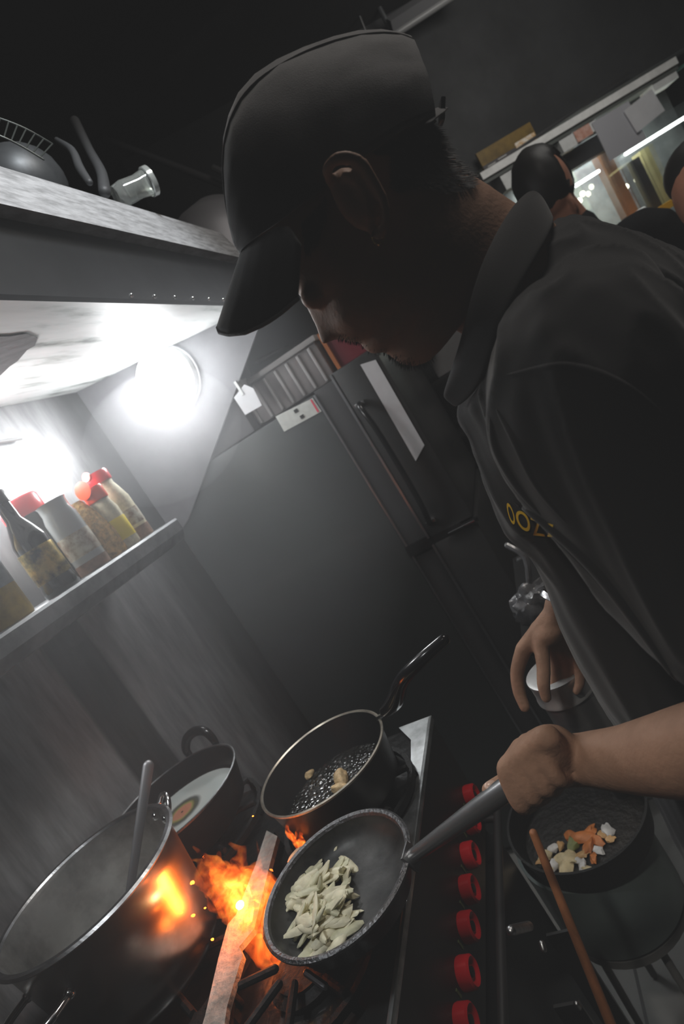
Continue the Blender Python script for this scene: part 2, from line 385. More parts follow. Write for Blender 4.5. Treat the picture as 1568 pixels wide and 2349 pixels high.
jar('spice_shaker', 'small cream shaker with an open orange-red flip lid and yellow stripe', 'shaker', -.845, 1.085,
    [(.023, 0), (.026, .004), (.026, .09), (.021, .108), (.021, .118)], cream, orangepl, [(.0225, .116), (.0235, .12), (.0235, .142), (.022, .146)], extra=flip)
def flip2(t, T):
    bm = NB(); lathe(bm, [(0, 0), (.011, 0), (.011, .003), (0, .003)], 20, T @ Matrix.Translation((0, -.026, .175)) @ Matrix.Rotation(math.radians(75), 4, 'X')); link('flip_lid', bm, orangepl, t)
jar('spice_jar', 'tall jar of pale powder with a red lid, next to the farthest grey-labelled jar', 'jar', -.87, 1.155,
    [(.034, 0), (.037, .005), (.037, .10), (.030, .128), (.026, .14), (.026, .152)], cream, redpl, [(.028, .15), (.029, .153), (.029, .172), (.027, .176)],
    band=lblm, bandprof=[(.0374, .035), (.0378, .037), (.0378, .07), (.0374, .072)], fill=brown, fillprof=[(.0376, .001), (.0376, .028)], extra=flip2)
jar('spice_jar', 'grey-labelled spice jar with a dark red lid, farthest along the shelf', 'jar', -.93, 1.21,
    [(.032, 0), (.035, .005), (.035, .11), (.027, .14), (.025, .155)], lblg, mat('dark_red_cap', (.40, .01, .03), .35), [(.027, .153), (.028, .157), (.028, .175), (.026, .178)],
    fill=brown, fillprof=[(.0356, .001), (.0356, .03)])
pin = NB(); tube(pin, [at(-30, 1018, x=XW+.012), at(48, 1006, x=XW+.012)], .004, 10)
tag(link('wall_hook', pin, mat('hook_grey', (.3, .3, .3), .5)), 'thin grey rod fixed to the glaring wall above the bottles', 'hook')

# ================================================================== FRIDGE
FR = thing('refrigerator', 'grey two-door refrigerator beyond the stove with a black upright handle bar', 'refrigerator', (-.6, 1.85, 0))
fside = mat('fridge_grey_side', (.060, .066, .066), .42, .25, bump=.04, bscale=8, var=.2, vscale=2)
fdoor = mat('fridge_door_grey', (.07, .071, .072), .36, .4, var=.2, vscale=4)
fd = mat('fridge_black_trim', (.012, .012, .013), .3)
edge = mat('bright_door_edge', (.45, .46, .48), .3, .9)
bm = NB(); box(bm, (-1.03, YF, .03), (-.458, YF+.6, 1.502), bev=.006); link('cabinet', bm, fside, FR)
for z0, z1 in ((1.022, 1.522), (.05, 1.004)):
    bm = NB(); box(bm, (-.392, YF-.006, z0), (-.262, YF+.6, z1), bev=.008); dr = link('door', bm, fdoor, FR)
    bm = NB(); box(bm, (-.457, YF+.004, z0+.004), (-.393, YF+.59, z1-.014)); link('gasket', bm, mat('gasket_grey', (.06, .06, .062), .5), dr, smooth=False)
    bm = NB(); box(bm, (-.396, YF-.009, z0+.002), (-.390, YF-.004, z1-.002)); link('edge_strip', bm, edge, dr, smooth=False)
    bm = NB(); box(bm, (-.461, YF-.003, z0-.004), (-.456, YF+.003, min(z1, 1.5))); link('edge_strip', bm, edge, dr, smooth=False)
    if z0 > 1:
        bm = NB(); tube(bm, [(-.365, YF-.010, 1.42), (-.362, YF-.035, 1.41), (-.352, YF-.05, 1.33), (-.352, YF-.052, 1.15), (-.362, YF-.035, 1.075), (-.366, YF-.010, 1.063)], .0075, 12, sm=6); hd = link('handle', bm, bake, dr)
        for zz in (1.42, 1.063):
            bm = NB(); box(bm, (-.378, YF-.016, zz-.005), (-.35, YF-.004, zz+.005), bev=.002); link('handle_mount', bm, chrome, hd)
        bm = NB(); poly(bm, [(-.313, YF-.009, 1.502), (-.274, YF-.009, 1.492), (-.277, YF-.009, 1.247), (-.317, YF-.009, 1.222)], Vector((0, .002, 0))); link('white_strip', bm, paper, dr, smooth=False)
bm = NB(); box(bm, (-.465, YF-.004, .998), (-.30, YF+.002, 1.030)); box(bm, (-.30, YF-.012, 1.008), (-.255, YF, 1.018)); link('hinge_trim', bm, fd, FR, smooth=False)
bm = NB(); box(bm, (-.34, YF-.018, 1.010), (-.262, YF-.007, 1.017), bev=.002); link('hinge_plate', bm, chrome, FR, smooth=False)
for xx in (-.98, -.5):
    bm = NB(); lathe(bm, [(0, 0), (.02, 0), (.02, .035), (0, .035)], 16, Matrix.Translation((xx, YF+.05, 0))); link('foot', bm, fd, FR)
# sticker on the fridge side
st = thing('energy_label', 'small white label with a red stripe and two black squares on the fridge side', 'label', (-.52, YF-.002, 1.485))
bm = NB(); poly(bm, [(-.580, YF-.0015, 1.508), (-.466, YF-.0015, 1.496), (-.464, YF-.0015, 1.455), (-.582, YF-.0015, 1.462)], Vector((0, .001, 0))); link('label_sheet', bm, mat('label_white', (.55, .56, .53), .6, var=.1, vscale=60), st, smooth=False)
bm = NB(); box(bm, (-.474, YF-.003, 1.458), (-.470, YF-.002, 1.495)); link('red_stripe', bm, mat('label_red', (.7, .03, .08), .5), st, smooth=False)
for xx, zz in ((-.528, 1.487), (-.522, 1.466)):
    bm = NB(); box(bm, (xx, YF-.003, zz), (xx+.011, YF-.002, zz+.009)); link('printed_square', bm, black, st, smooth=False)
# things above the fridge
def simple(name, label, cat, lo, hi, m_, bev=.003, group=None, rz=0):
    bm = NB(); c = (Vector(lo)+Vector(hi))/2
    box(bm, lo, hi, bev=bev)
    if rz: bmesh.ops.rotate(bm, verts=bm.verts, cent=c, matrix=Matrix.Rotation(rz, 3, 'Z'))
    return tag(link(name, bm, m_, smooth=False), label, cat, group)
bn = thing('storage_bin', 'translucent grey-brown ribbed plastic bin on top of the fridge', 'bin', (-.48, 1.8, 1.502))
bm = NB(); box(bm, (-.66, 1.60, 1.51), (-.40, 1.98, 1.62), bev=.008); link('body', bm, mat('bin_plastic', (.20, .185, .185), .35, var=.2, vscale=12), bn)
bm = NB(); box(bm, (-.668, 1.592, 1.618), (-.392, 1.988, 1.634), bev=.004); link('rim', bm, mat('bin_rim', (.33, .32, .32), .35), bn)
for k in range(7):
    bm = NB(); box(bm, (-.65+k*.037, 1.593, 1.515), (-.642+k*.037, 1.602, 1.612), bev=.002); link('rib', bm, mat('bin_rim', (.3, .3, .3), .35), bn)
simple('carton', 'dark red and orange carton on the fridge top beside the grey bin', 'carton', (-.375, 1.60, 1.523), (-.27, 1.85, 1.63), mat('carton_red', (.12, .012, .02), .5))
bm = NB(); box(bm, (-.383, 1.59, 1.523), (-.373, 1.86, 1.628)); o_ = link('orange_edge', bm, mat('carton_orange', (.30, .09, .02), .5), None, smooth=False)
car = bpy.data.objects['carton']; o_.parent = car
nt_ = thing('paper_note', 'white paper note with torn corner hanging in the haze behind the lamp', 'note', (-.63, 1.53, 1.58))
bm = NB(); poly(bm, [at(536, 912, y=1.53), at(560, 882, y=1.53), at(580, 890, y=1.53), at(600, 930, y=1.53), at(562, 952, y=1.53)], Vector((0, .001, 0))); link('sheet', bm, paper, nt_, smooth=False)
bm = NB(); box(bm, (-.625, 1.528, 1.60), (-.618, 1.60, 1.64)); link('clip', bm, white, nt_, smooth=False)
bm = NB(); box(bm, (-.99, YF+.02, 1.504), (-.66, YF+.55, 1.60), bev=.01); tag(link('folded_tray', bm, mat('tray_grey', (.12, .12, .125), .4)), 'dull grey tray stored on the fridge behind the lit panel', 'tray')
bm = NB(); tube(bm, [at(590, 830, y=1.72), at(650, 800, y=1.72), at(720, 790, y=1.72), at(790, 740, y=1.9)], .006, 8, sm=5); tag(link('grey_pipe', bm, steel_d), 'thin grey pipe running above the fridge', 'pipe')
bm = NB(); box(bm, (-.75, 2.0, 1.503), (-.15, 2.1, 1.95), bev=.01); tag(link('upper_cabinet', bm, mat('dim_cabinet', (.05, .05, .052), .5)), 'dim grey metal cabinet behind the bin above the fridge', 'cabinet')

# ================================================================== RACK right of the fridge
rk = thing('storage_rack', 'dark steel storage rack with wire shelves beyond the refrigerator', 'rack', (0, 2.5, 0))
darkst = mat('rack_dark', (.05, .05, .052), .45, .5)
for xx in (-.41, .12):
    for yy in (2.18, 2.62):
        bm = NB(); tube(bm, [(xx, yy, .012), (xx, yy, 1.75)], .012, 12); link('post', bm, darkst, rk)
for zz in (.35, .62, .88, 1.12, 1.32, 1.52):
    bm = NB(); box(bm, (-.425, 2.16, zz), (.135, 2.64, zz+.018), bev=.003); link('shelf', bm, darkst, rk)
grb = mat('dim_white_box', (.36, .36, .37), .6, var=.15, vscale=8)
for i, (x0, x1, z0, z1, lb) in enumerate(((-.235, -.03, 1.34, 1.45, 'dim white box on the rack, just under the tubs'), (-.22, -.02, 1.14, 1.27, 'pale grey box on the rack with a dark gap above it'),
                                       (-.22, .02, .90, 1.02, 'pale box on the rack lit at its corner'), (-.2, .1, .64, .74, 'dark tray low on the rack behind the plastic bag'))):
    simple('storage_box', lb, 'box', (x0, 2.19, z0), (x1, 2.5, z1), grb if i < 3 else darkst)
yt = mat('yellow_tub', (.42, .22, .02), .5)
for i, (px_, py_, lb) in enumerate(((1022, 770, 'yellow tub on the rack seen between the chin and the collar'), (898, 836, 'yellow tub on the rack seen below the chin'))):
    p = at(px_, py_, y=2.25); t = thing('tub', lb, 'tub', (p.x, p.y, 1.539), 'yellow tubs on the rack')
    bm = NB(); lathe(bm, [(0, 0), (.03, 0), (.038, .065), (.036, .066), (0, .064)], 28, Matrix.Translation((p.x, p.y, 1.539))); link('body', bm, yt, t)
    bm = NB(); lathe(bm, [(0, .0655), (.041, .0655), (.041, .074), (0, .075)], 28, Matrix.Translation((p.x, p.y, 1.539))); link('lid', bm, grb, t)

# ================================================================== STOVE
SX1 = -.40; SZ0 = .90
stove = thing('gas_stove', 'black and steel gas range with a row of red knobs along its front', 'stove', (-.72, .4, 0))
bm = NB(); box(bm, (XW+.01, -.25, .05), (-.425, .918, .895), bev=.004); link('stove_body', bm, black, stove)
bm = NB(); box(bm, (XW+.012, -.25, .885), (-.402, .920, .8965), bev=.002); link('cooktop', bm, mat('greasy_cooktop', (.02, .02, .02), .3, .3, bump=.4, bscale=25, var=.5, vscale=12), stove)
# bright steel front edge: broad at the far corner
trim = mat('greasy_bright_steel', (.62, .64, .64), .32, .9, bump=.1, bscale=12, var=.55, vscale=16)
bm = NB(); poly(bm, [at(991, 1644, z=.90), at(916, 1672, z=.90), at(944, 1700, z=.90), at(944, 1755, z=.90), at(962, 1780, z=.9), at(925, 1830, z=.90), at(905, 1905, z=.90), at(938, 1960, z=.90), at(951, 1950, z=.90)], Vector((0, 0, .003)))
link('corner_plate', bm, trim, stove, smooth=False)
bm = NB(); box(bm, (-.404, -.25, .893), (-.398, .922, .904), bev=.0015); link('front_trim', bm, trim, stove)
# sloping knob panel
bm = NB(); poly(bm, [(-.425, -.25, .893), (-.400, -.25, .893), (-.403, -.25, .81), (-.403, -.25, .70), (-.425, -.25, .70)], Vector((0, 1.168, 0))); link('control_panel', bm, mat('panel_black', (.014, .013, .013), .4, bump=.08, bscale=20), stove, smooth=False)
ctrl = [o for o in stove.children if o.name.startswith('control_panel')][0]
knob_y = [.875, .818, .752, .692, .634, .572, .515, .44, .36, .28]
kz = .763
def make_knob(y):
    T = Matrix.Translation((-.403, y, kz)) @ Matrix.Rotation(PI/2, 4, 'Y')
    bm = NB(); lathe(bm, [(0, 0), (.0190, 0), (.0198, .003), (.0188, .016), (.016, .0185), (.013, .017), (.010, .0135), (0, .0135)], 36, T)
    k = link('knob', bm, redpl, stove)
    bm = NB(); lathe(bm, [(.0, .0137), (.006, .0137), (.006, .016), (0, .0165)], 16, T); link('knob_screw', bm, black, k)
    bm = NB(); box(bm, (-.404, y-.03, kz-.001), (-.402, y-.026, kz+.012)); link('knob_mark', bm, mat('mark_green', (.10, .13, .05), .5), k, smooth=False)
for y in knob_y: make_knob(y)
bm = NB(); tube(bm, [(-.362, -.25, .735), (-.362, .86, .735)], .007, 14); tube(bm, [(-.362, .84, .735), (-.40, .85, .735)], .006, 10); link('front_rail', bm, mat('rail_dark', (.07, .07, .072), .4, .6), stove)
bm = NB(); box(bm, (-.426, -.2, .12), (-.405, .9, .66), bev=.004); dr = link('oven_door', bm, mat('oven_black', (.015, .015, .016), .3), stove)
for yy in (-.2, .85):
    for xx in (-1.0, -.45):
        bm = NB(); lathe(bm, [(0, 0), (.02, 0), (.018, .055), (0, .055)], 14, Matrix.Translation((xx, yy, 0))); link('foot', bm, steel_d, stove)
# grates and burners
GZ = .921
def grate(cx, cy, r, label):
    bm = NB()
    s = r*1.15
    for a in range(8):
        an = a*PI/4+.2
        tube(bm, [(cx+math.cos(an)*r*.38, cy+math.sin(an)*r*.38, GZ+.002), (cx+math.cos(an)*s, cy+math.sin(an)*s, GZ+.002), (cx+math.cos(an)*s, cy+math.sin(an)*s, .9)], .0052, 8)
    lathe(bm, [(s, GZ-.012), (s+.008, GZ-.012), (s+.008, GZ-.002), (s, GZ-.002)], 40, Matrix.Translation((cx, cy, 0)), closed=True)
    return bm
burn = [(-.785, .535, .115), (-.875, .806, .115), (-.525, .755, .095), (-.53, .50, .085), (-.785, .22, .115), (-.53, .22, .1)]
for cx_, cy_, r_ in burn:
    bn_ = link('grate', grate(cx_, cy_, r_, ''), iron, stove)
    bm = NB(); lathe(bm, [(0, .897), (.045, .897), (.048, .906), (.036, .91), (.036, .914), (0, .916)], 32, Matrix.Translation((cx_, cy_, 0))); link('burner', bm, iron, bn_)
# pale crusted divider bar between the burners
crust = mat('crusted_pale_bar', (.46, .46, .42), .75, .1, bump=.6, bscale=70, var=.45, vscale=22)
bm = NB(); gz = .934
L_ = [(443, 2420), (470, 2330), (500, 2200), (522, 2120), (541, 2098), (585, 1985), (611, 1905)]
R_ = [(505, 2420), (520, 2310), (556, 2190), (548, 2172), (583, 2130), (618, 1985), (636, 1918)]
A_ = [bm.verts.new(at(*p, z=gz)) for p in L_]; B_ = [bm.verts.new(at(*p, z=gz)) for p in R_]
fs = [bm.faces.new((A_[i], A_[i+1], B_[i+1], B_[i])) for i in range(len(A_)-1)]
r_ = bmesh.ops.extrude_face_region(bm, geom=fs); bmesh.ops.translate(bm, verts=[v for v in r_['geom'] if isinstance(v, bmesh.types.BMVert)], vec=(0, 0, -.008))
link('divider_bar', bm, crust, stove, smooth=False)
bm = NB(); box(bm, (-.668, .42, .896), (-.62, .46, .927)); box(bm, (-.675, .70, .896), (-.655, .73, .927)); link('bar_support', bm, iron, stove, smooth=False)
bm = NB(); p1 = at(703, 2232, z=.945); p2 = at(745, 2262, z=.935); tube(bm, [p1, p2], .004, 8); tube(bm, [at(722, 2219, z=.945), at(742, 2226, z=.94)], .003, 8); link('hot_grate_tip', bm, mat('hot_tip', (.4, .4, .42), .3, .8), stove)

# ================================================================== POT
def Tr(x, y, z): return Matrix.Translation((x, y, z))
PX, PY = -.785, .535; PB = .928; PT = 1.088
pot = thing('stock_pot', 'big steel stock pot at the left of the stove with loop handles', 'pot', (PX, PY, PB))
rt, rb = .126, .106
bm = NB(); lathe(bm, [(0, PB), (rb-.014, PB), (rb-.004, PB+.006), (rb+.002, PB+.016), (rt-.003, PT-.006), (rt+.003, PT-.003), (rt+.004, PT), (rt, PT+.002)], 96, Tr(PX, PY, 0)); link('outer_wall', bm, potsteel, pot)
bm = NB(); lathe(bm, [(rt+.001, PT+.0018), (rt-.0045, PT), (rt-.0065, PT-.006), (rb-.003, PB+.022), (rb-.018, PB+.010), (0, PB+.008)], 96, Tr(PX, PY, 0)); link('inner_wall', bm, potin, pot)
bm = NB(); lathe(bm, [(rt-.005, PT), (rt-.003, PT+.003), (rt+.003, PT+.003), (rt+.006, PT), (rt+.003, PT-.003), (rt-.003, PT-.002)], 96, Tr(PX, PY, 0), closed=True); link('rim', bm, steel, pot)
# loop handles: far end and near end
def loop_handle(ang, r0, z, out, w, dz, rad, m_, parent, drop=0):
    c, s = math.cos(ang), math.sin(ang); t = Vector((c, s, 0)); n = Vector((-s, c, 0)); o = Vector((PX, PY, z))
    bm = NB(); tube(bm, [o+t*r0-n*w-Vector((0, 0, drop)), o+t*(r0+out*.55)-n*w*.95+Vector((0, 0, dz*.5)), o+t*(r0+out)-n*w*.45+Vector((0, 0, dz)), o+t*(r0+out)+n*w*.45+Vector((0, 0, dz)), o+t*(r0+out*.55)+n*w*.95+Vector((0, 0, dz*.5)), o+t*r0+n*w-Vector((0, 0, drop))], rad, 10, sm=5)
    h = link('handle', bm, m_, parent)
    for s_ in (-1, 1):
        bm = NB(); ellipsoid(bm, o+t*(r0-.004)+n*w*s_-Vector((0, 0, drop)), (.007, .007, .007), 12); link('rivet', bm, chrome, h)
loop_handle(math.radians(62), rt-.003, PT-.012, .018, .018, .020, .0038, chrome, pot)
loop_handle(math.radians(262), rt-.012, PT-.050, .055, .045, .0, .0050, chrome, pot)
# lining scale stain (wet waterline) + ladle
ld = thing('ladle', 'long grey steel ladle standing in the stock pot', 'ladle', (-.8, .55, .95))
bm = NB(); a0 = at(292, 2085, d=.83); a1 = at(340, 1757, d=.90); dirv = (a1-a0).normalized(); side = dirv.cross(ray(320, 1900)).normalized()
st0 = a0-dirv*.035
tube(bm, [st0, a0, a0.lerp(a1, .5), a1], [.0050, .0055, .0068, .0082], 14, flat=(ray(320, 1900), .35)); link('handle', bm, mat('ladle_steel', (.30, .30, .31), .4, .8), ld)
bm = NB(); lathe(bm, [(.0, -.022), (.02, -.018), (.032, -.005), (.035, .008), (.033, .008), (.030, -.004), (.018, -.016), (0, -.02)], 32, Matrix.Translation(st0+Vector((0, 0, -.004)))); link('bowl', bm, steel_d, ld)

# ================================================================== BACK WOK PAN
WX, WY, WZ = -.872, .806, 1.005; wr = .136
wk = thing('deep_pan', 'black deep pan at the back with shiny greasy bottom and black loop handle', 'pan', (WX, WY, .928))
bm = NB(); lathe(bm, [(0, .930), (.100, .930), (.118, .945), (wr-.002, WZ-.004), (wr, WZ), (wr-.002, WZ+.001)], 80, Tr(WX, WY, 0)); link('outer_wall', bm, nonstick, wk)
bm = NB(); lathe(bm, [(wr-.001, WZ), (wr-.004, WZ-.001), (.122, .968), (.115, .963)], 80, Tr(WX, WY, 0)); link('inner_wall', bm, nonstick, wk)
bm = NB(); lathe(bm, [(wr-.003, WZ), (wr-.001, WZ+.0018), (wr+.0015, WZ+.001), (wr+.001, WZ-.002)], 80, Tr(WX, WY, 0), closed=True); link('rim', bm, steel, wk)
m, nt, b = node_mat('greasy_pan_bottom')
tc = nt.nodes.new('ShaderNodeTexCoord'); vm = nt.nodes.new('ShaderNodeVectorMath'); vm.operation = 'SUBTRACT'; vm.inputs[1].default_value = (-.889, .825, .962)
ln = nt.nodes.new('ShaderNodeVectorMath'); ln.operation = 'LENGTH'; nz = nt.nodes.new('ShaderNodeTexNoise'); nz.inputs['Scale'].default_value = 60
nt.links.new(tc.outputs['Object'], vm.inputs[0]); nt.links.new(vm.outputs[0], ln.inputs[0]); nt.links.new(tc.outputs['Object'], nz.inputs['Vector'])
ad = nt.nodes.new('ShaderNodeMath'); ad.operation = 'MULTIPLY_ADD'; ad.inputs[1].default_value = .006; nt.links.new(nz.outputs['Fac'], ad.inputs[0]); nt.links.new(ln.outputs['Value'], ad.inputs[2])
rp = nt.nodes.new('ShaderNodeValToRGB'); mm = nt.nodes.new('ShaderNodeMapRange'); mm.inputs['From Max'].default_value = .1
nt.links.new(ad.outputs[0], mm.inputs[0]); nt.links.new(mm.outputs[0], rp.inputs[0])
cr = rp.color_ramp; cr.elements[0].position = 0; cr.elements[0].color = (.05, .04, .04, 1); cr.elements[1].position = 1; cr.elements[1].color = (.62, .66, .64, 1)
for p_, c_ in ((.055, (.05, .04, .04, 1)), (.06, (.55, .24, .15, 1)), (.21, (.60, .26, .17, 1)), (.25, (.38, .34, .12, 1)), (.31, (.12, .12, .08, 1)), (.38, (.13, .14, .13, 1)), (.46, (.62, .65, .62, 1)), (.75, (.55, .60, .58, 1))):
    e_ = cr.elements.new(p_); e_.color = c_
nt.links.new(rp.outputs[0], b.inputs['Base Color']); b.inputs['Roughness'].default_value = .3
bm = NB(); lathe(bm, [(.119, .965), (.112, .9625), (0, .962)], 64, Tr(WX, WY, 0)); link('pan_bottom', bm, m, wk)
hp = [at(437, 1728, d=1.32), at(435, 1706, d=1.33), at(452, 1688, d=1.345), at(478, 1682, d=1.36), at(495, 1690, d=1.37), at(501, 1706, d=1.37)]
c0 = Vector((WX, WY, WZ)); 
hp = []
for dx_, up_ in ((-.034, -.006), (-.036, .012), (-.022, .030), (.002, .036), (.024, .028), (.034, .010), (.035, -.008)):
    an = math.radians(92); t = Vector((math.cos(an), math.sin(an), 0)); n = Vector((math.sin(an), -math.cos(an), 0))
    hp.append(c0+t*(wr+.004+max(0, up_)*.3)+n*dx_+Vector((0, 0, up_)))
bm = NB(); tube(bm, hp, [.006, .0085, .010, .010, .009, .008, .006], 14, sm=5); link('handle', bm, bake, wk)

# ================================================================== FRYING PAN with oil
FX, FY, FZ, fr = -.520, .752, 1.002, .109
fp = thing('frying_pan', 'deep black frying pan with bubbling oil and a raised black handle', 'frying pan', (FX, FY, .93))
bm = NB(); lathe(bm, [(0, .931), (.086, .931), (.097, .937), (fr-.002, FZ-.004), (fr, FZ)], 80, Tr(FX, FY, 0)); link('outer_wall', bm, nonstick, fp)
bm = NB(); lathe(bm, [(fr, FZ), (fr-.003, FZ-.001), (.094, .944), (.086, .936), (0, .936)], 80, Tr(FX, FY, 0)); link('inner_wall', bm, nonstick, fp)
bm = NB(); lathe(bm, [(fr-.003, FZ), (fr-.001, FZ+.002), (fr+.0015, FZ+.001), (fr+.001, FZ-.002)], 96, Tr(FX, FY, 0), closed=True); link('rim', bm, mat('worn_rim', (.55, .50, .42), .35, .8, var=.4, vscale=30), fp)
h0 = at(872, 1643, d=1.02); hz = h0-Vector((FX, FY, 0)); 
hp = [at(868, 1648, z=FZ-.006), at(886, 1628, z=1.02), at(905, 1605, z=1.045), at(922, 1560, z=1.085), at(965, 1515, z=1.105), at(1018, 1468, z=1.115)]
bm = NB(); tube(bm, hp[:2], [.0075, .0075], 10, flat=((0, 0, 1), .6)); link('handle_socket', bm, chrome, fp)
bm = NB(); tube(bm, hp[1:], [.011, .0135, .0105, .0095, .0085], 16, sm=6); link('handle', bm, bake, fp)
m, nt, b = node_mat('bubbling_oil')
tc = nt.nodes.new('ShaderNodeTexCoord'); vo = nt.nodes.new('ShaderNodeTexVoronoi'); vo.inputs['Scale'].default_value = 130; nt.links.new(tc.outputs['Object'], vo.inputs['Vector'])
nz = nt.nodes.new('ShaderNodeTexNoise'); nz.inputs['Scale'].default_value = 22; nt.links.new(tc.outputs['Object'], nz.inputs['Vector'])
mu = nt.nodes.new('ShaderNodeMath'); mu.operation = 'MULTIPLY'; nt.links.new(vo.outputs['Distance'], mu.inputs[0]); nt.links.new(nz.outputs['Fac'], mu.inputs[1])
bp = nt.nodes.new('ShaderNodeBump'); bp.inputs['Strength'].default_value = 1; bp.inputs['Distance'].default_value = .006; nt.links.new(mu.outputs[0], bp.inputs['Height']); nt.links.new(bp.outputs[0], b.inputs['Normal'])
b.inputs['Base Color'].default_value = (.012, .011, .009, 1); b.inputs['Roughness'].default_value = .12; b.inputs['Specular IOR Level'].default_value = .9
bm = NB(); lathe(bm, [(.0945, .946), (0, .9465)], 64, Tr(FX, FY, 0)); o_ = link('cooking_oil', bm, m); tag(o_, 'dark bubbling oil in the deep black frying pan', 'oil')
bm = NB(); random.seed(11)
for k in range(520):
    a = random.uniform(0, 2*PI); r = .093*math.sqrt(random.random()); x, y = FX+r*math.cos(a), FY+r*math.sin(a)
    if noise.noise(Vector((x*25, y*25, 3))) < -.05: continue
    ellipsoid(bm, (x, y, .9468), (random.choice((.0005, .0006, .0007, .0009, .0014)),)*3, 8)
tag(link('oil_bubbles', bm, mat('bubble', (.10, .10, .095), .08, 0, spec=1)), 'small glassy bubbles on the hot oil', 'bubbles', kind='stuff')
meat = mat('tan_fried_meat', (.72, .52, .28), .45, bump=.5, bscale=90, var=.4, vscale=60)
def blob(name, label, cat, c, r, m_, seed, group=None, sub=2, amp=.35, rot=None, bendk=0):
    bm = NB(); bmesh.ops.create_icosphere(bm, subdivisions=sub+1, radius=1)
    for v in bm.verts:
        n = noise.noise(v.co*1.3+Vector((seed*3.1, seed*1.7, 0)))
        v.co *= 1+amp*n
        v.co.z += bendk*v.co.x*v.co.x
        v.co = Vector((v.co.x*r[0], v.co.y*r[1], v.co.z*r[2]))
    if rot is not None: bmesh.ops.rotate(bm, verts=bm.verts, cent=(0, 0, 0), matrix=rot)
    bmesh.ops.translate(bm, verts=bm.verts, vec=c)
    return tag(link(name, bm, m_), label, cat, group)
for i, (px_, py_, r_, lb) in enumerate(((705, 1776, (.015, .010, .009), 'tan morsel frying alone at the left of the oil'), (783, 1784, (.023, .011, .011), 'larger tan morsel frying at the right of the oil'), (779, 1808, (.017, .007, .008), 'small tan morsel at the pan edge below the larger one'))):
    blob('fried_morsel', lb, 'food', at(px_, py_, z=.950), r_, meat, i+2, 'morsels frying in the oil', rot=Matrix.Rotation(.9+i, 3, 'Z'))

# ================================================================== SAUTE PAN (held)
AX, AY, AZ, ar = -.444, .533, .985, .099
sp_ = thing('saute_pan', 'shallow grey frying pan of pale slices held over the flame by its steel handle', 'frying pan', (AX, AY, .945))
panm = mat('worn_grey_pan', (.085, .085, .082), .42, .3, bump=.08, bscale=35, var=.7, vscale=11, c2=(.010, .010, .010))
bm = NB(); lathe(bm, [(0, .945), (.070, .945), (.082, .950), (ar-.004, AZ-.006), (ar, AZ)], 80, Tr(AX, AY, 0)); link('outer_wall', bm, nonstick, sp_)
bm = NB(); lathe(bm, [(ar, AZ), (ar-.006, AZ-.002), (.091, .972), (.083, .961), (.072, .9545), (.055, .9505), (.03, .9495), (0, .949)], 80, Tr(AX, AY, 0)); link('inner_surface', bm, panm, sp_)
bm = NB(); lathe(bm, [(ar-.007, AZ-.003), (ar-.005, AZ+.0005), (ar-.001, AZ+.002), (ar+.002, AZ), (ar+.001, AZ-.004)], 120, Tr(AX, AY, 0), closed=True); link('rim', bm, mat('ribbed_rim', (.16, .16, .165), .35, .8, bump=.3, bscale=200), sp_)
HA = at(943, 1966, z=AZ-.004); HB = at(1138, 1826, z=1.036); HD = (HB-HA).normalized(); HC = HB+HD*.058
bm = NB(); tube(bm, [HA-HD*.004, HA.lerp(HB, .25), HA.lerp(HB, .7), HB, HC], [.0075, .0085, .0105, .0115, .0115], 20, sm=6); link('handle', bm, mat('handle_steel', (.42, .43, .44), .26, .9, bump=.02), sp_)
bm = NB(); box(bm, (-.012, -.012, -.002), (.012, .012, .002), bev=.001); bmesh.ops.rotate(bm, verts=bm.verts, cent=(0, 0, 0), matrix=rot_to(HD)); bmesh.ops.translate(bm, verts=bm.verts, vec=HA+HD*.001); link('handle_flange', bm, steel, sp_)
# pale slices
slm = mat('pale_slice', (.88, .83, .60), .42, bump=.2, bscale=60, var=.22, vscale=40, spec=.5)
slm2 = mat('pale_slice_greenish', (.74, .72, .50), .42, bump=.2, bscale=60, var=.25, vscale=40)
random.seed(21); ns_ = 0
cen = at(722, 2062, z=.955)
for k in range(150):
    u = random.gauss(0, 1); v = random.gauss(0, 1)
    px_ = 722+u*42-v*6; py_ = 2072+v*60
    if abs(u) > 1.9 or abs(v) > 2.0: continue
    lay = .954+.024*max(0, 1-(u*u+v*v)/3.2)*random.uniform(.2, 1)
    c = at(px_, py_, z=lay)
    L = random.uniform(.014, .024)
    rot = Matrix.Rotation(random.gauss(.35, .5), 3, 'Z') @ Matrix.Rotation(random.gauss(0, .35), 3, 'X') @ Matrix.Rotation(random.gauss(0, .3), 3, 'Y')
    ns_ += 1
    blob('food_slice', 'pale creamy slice in the heap tossed in the shallow grey pan', 'food slice', c, (L, L*random.uniform(.26, .42), random.uniform(.0022, .0036)), slm if random.random() < .75 else slm2, k, 'pale slices tossed in the pan', sub=1, amp=.25, rot=rot, bendk=random.uniform(-.5, 1.2))

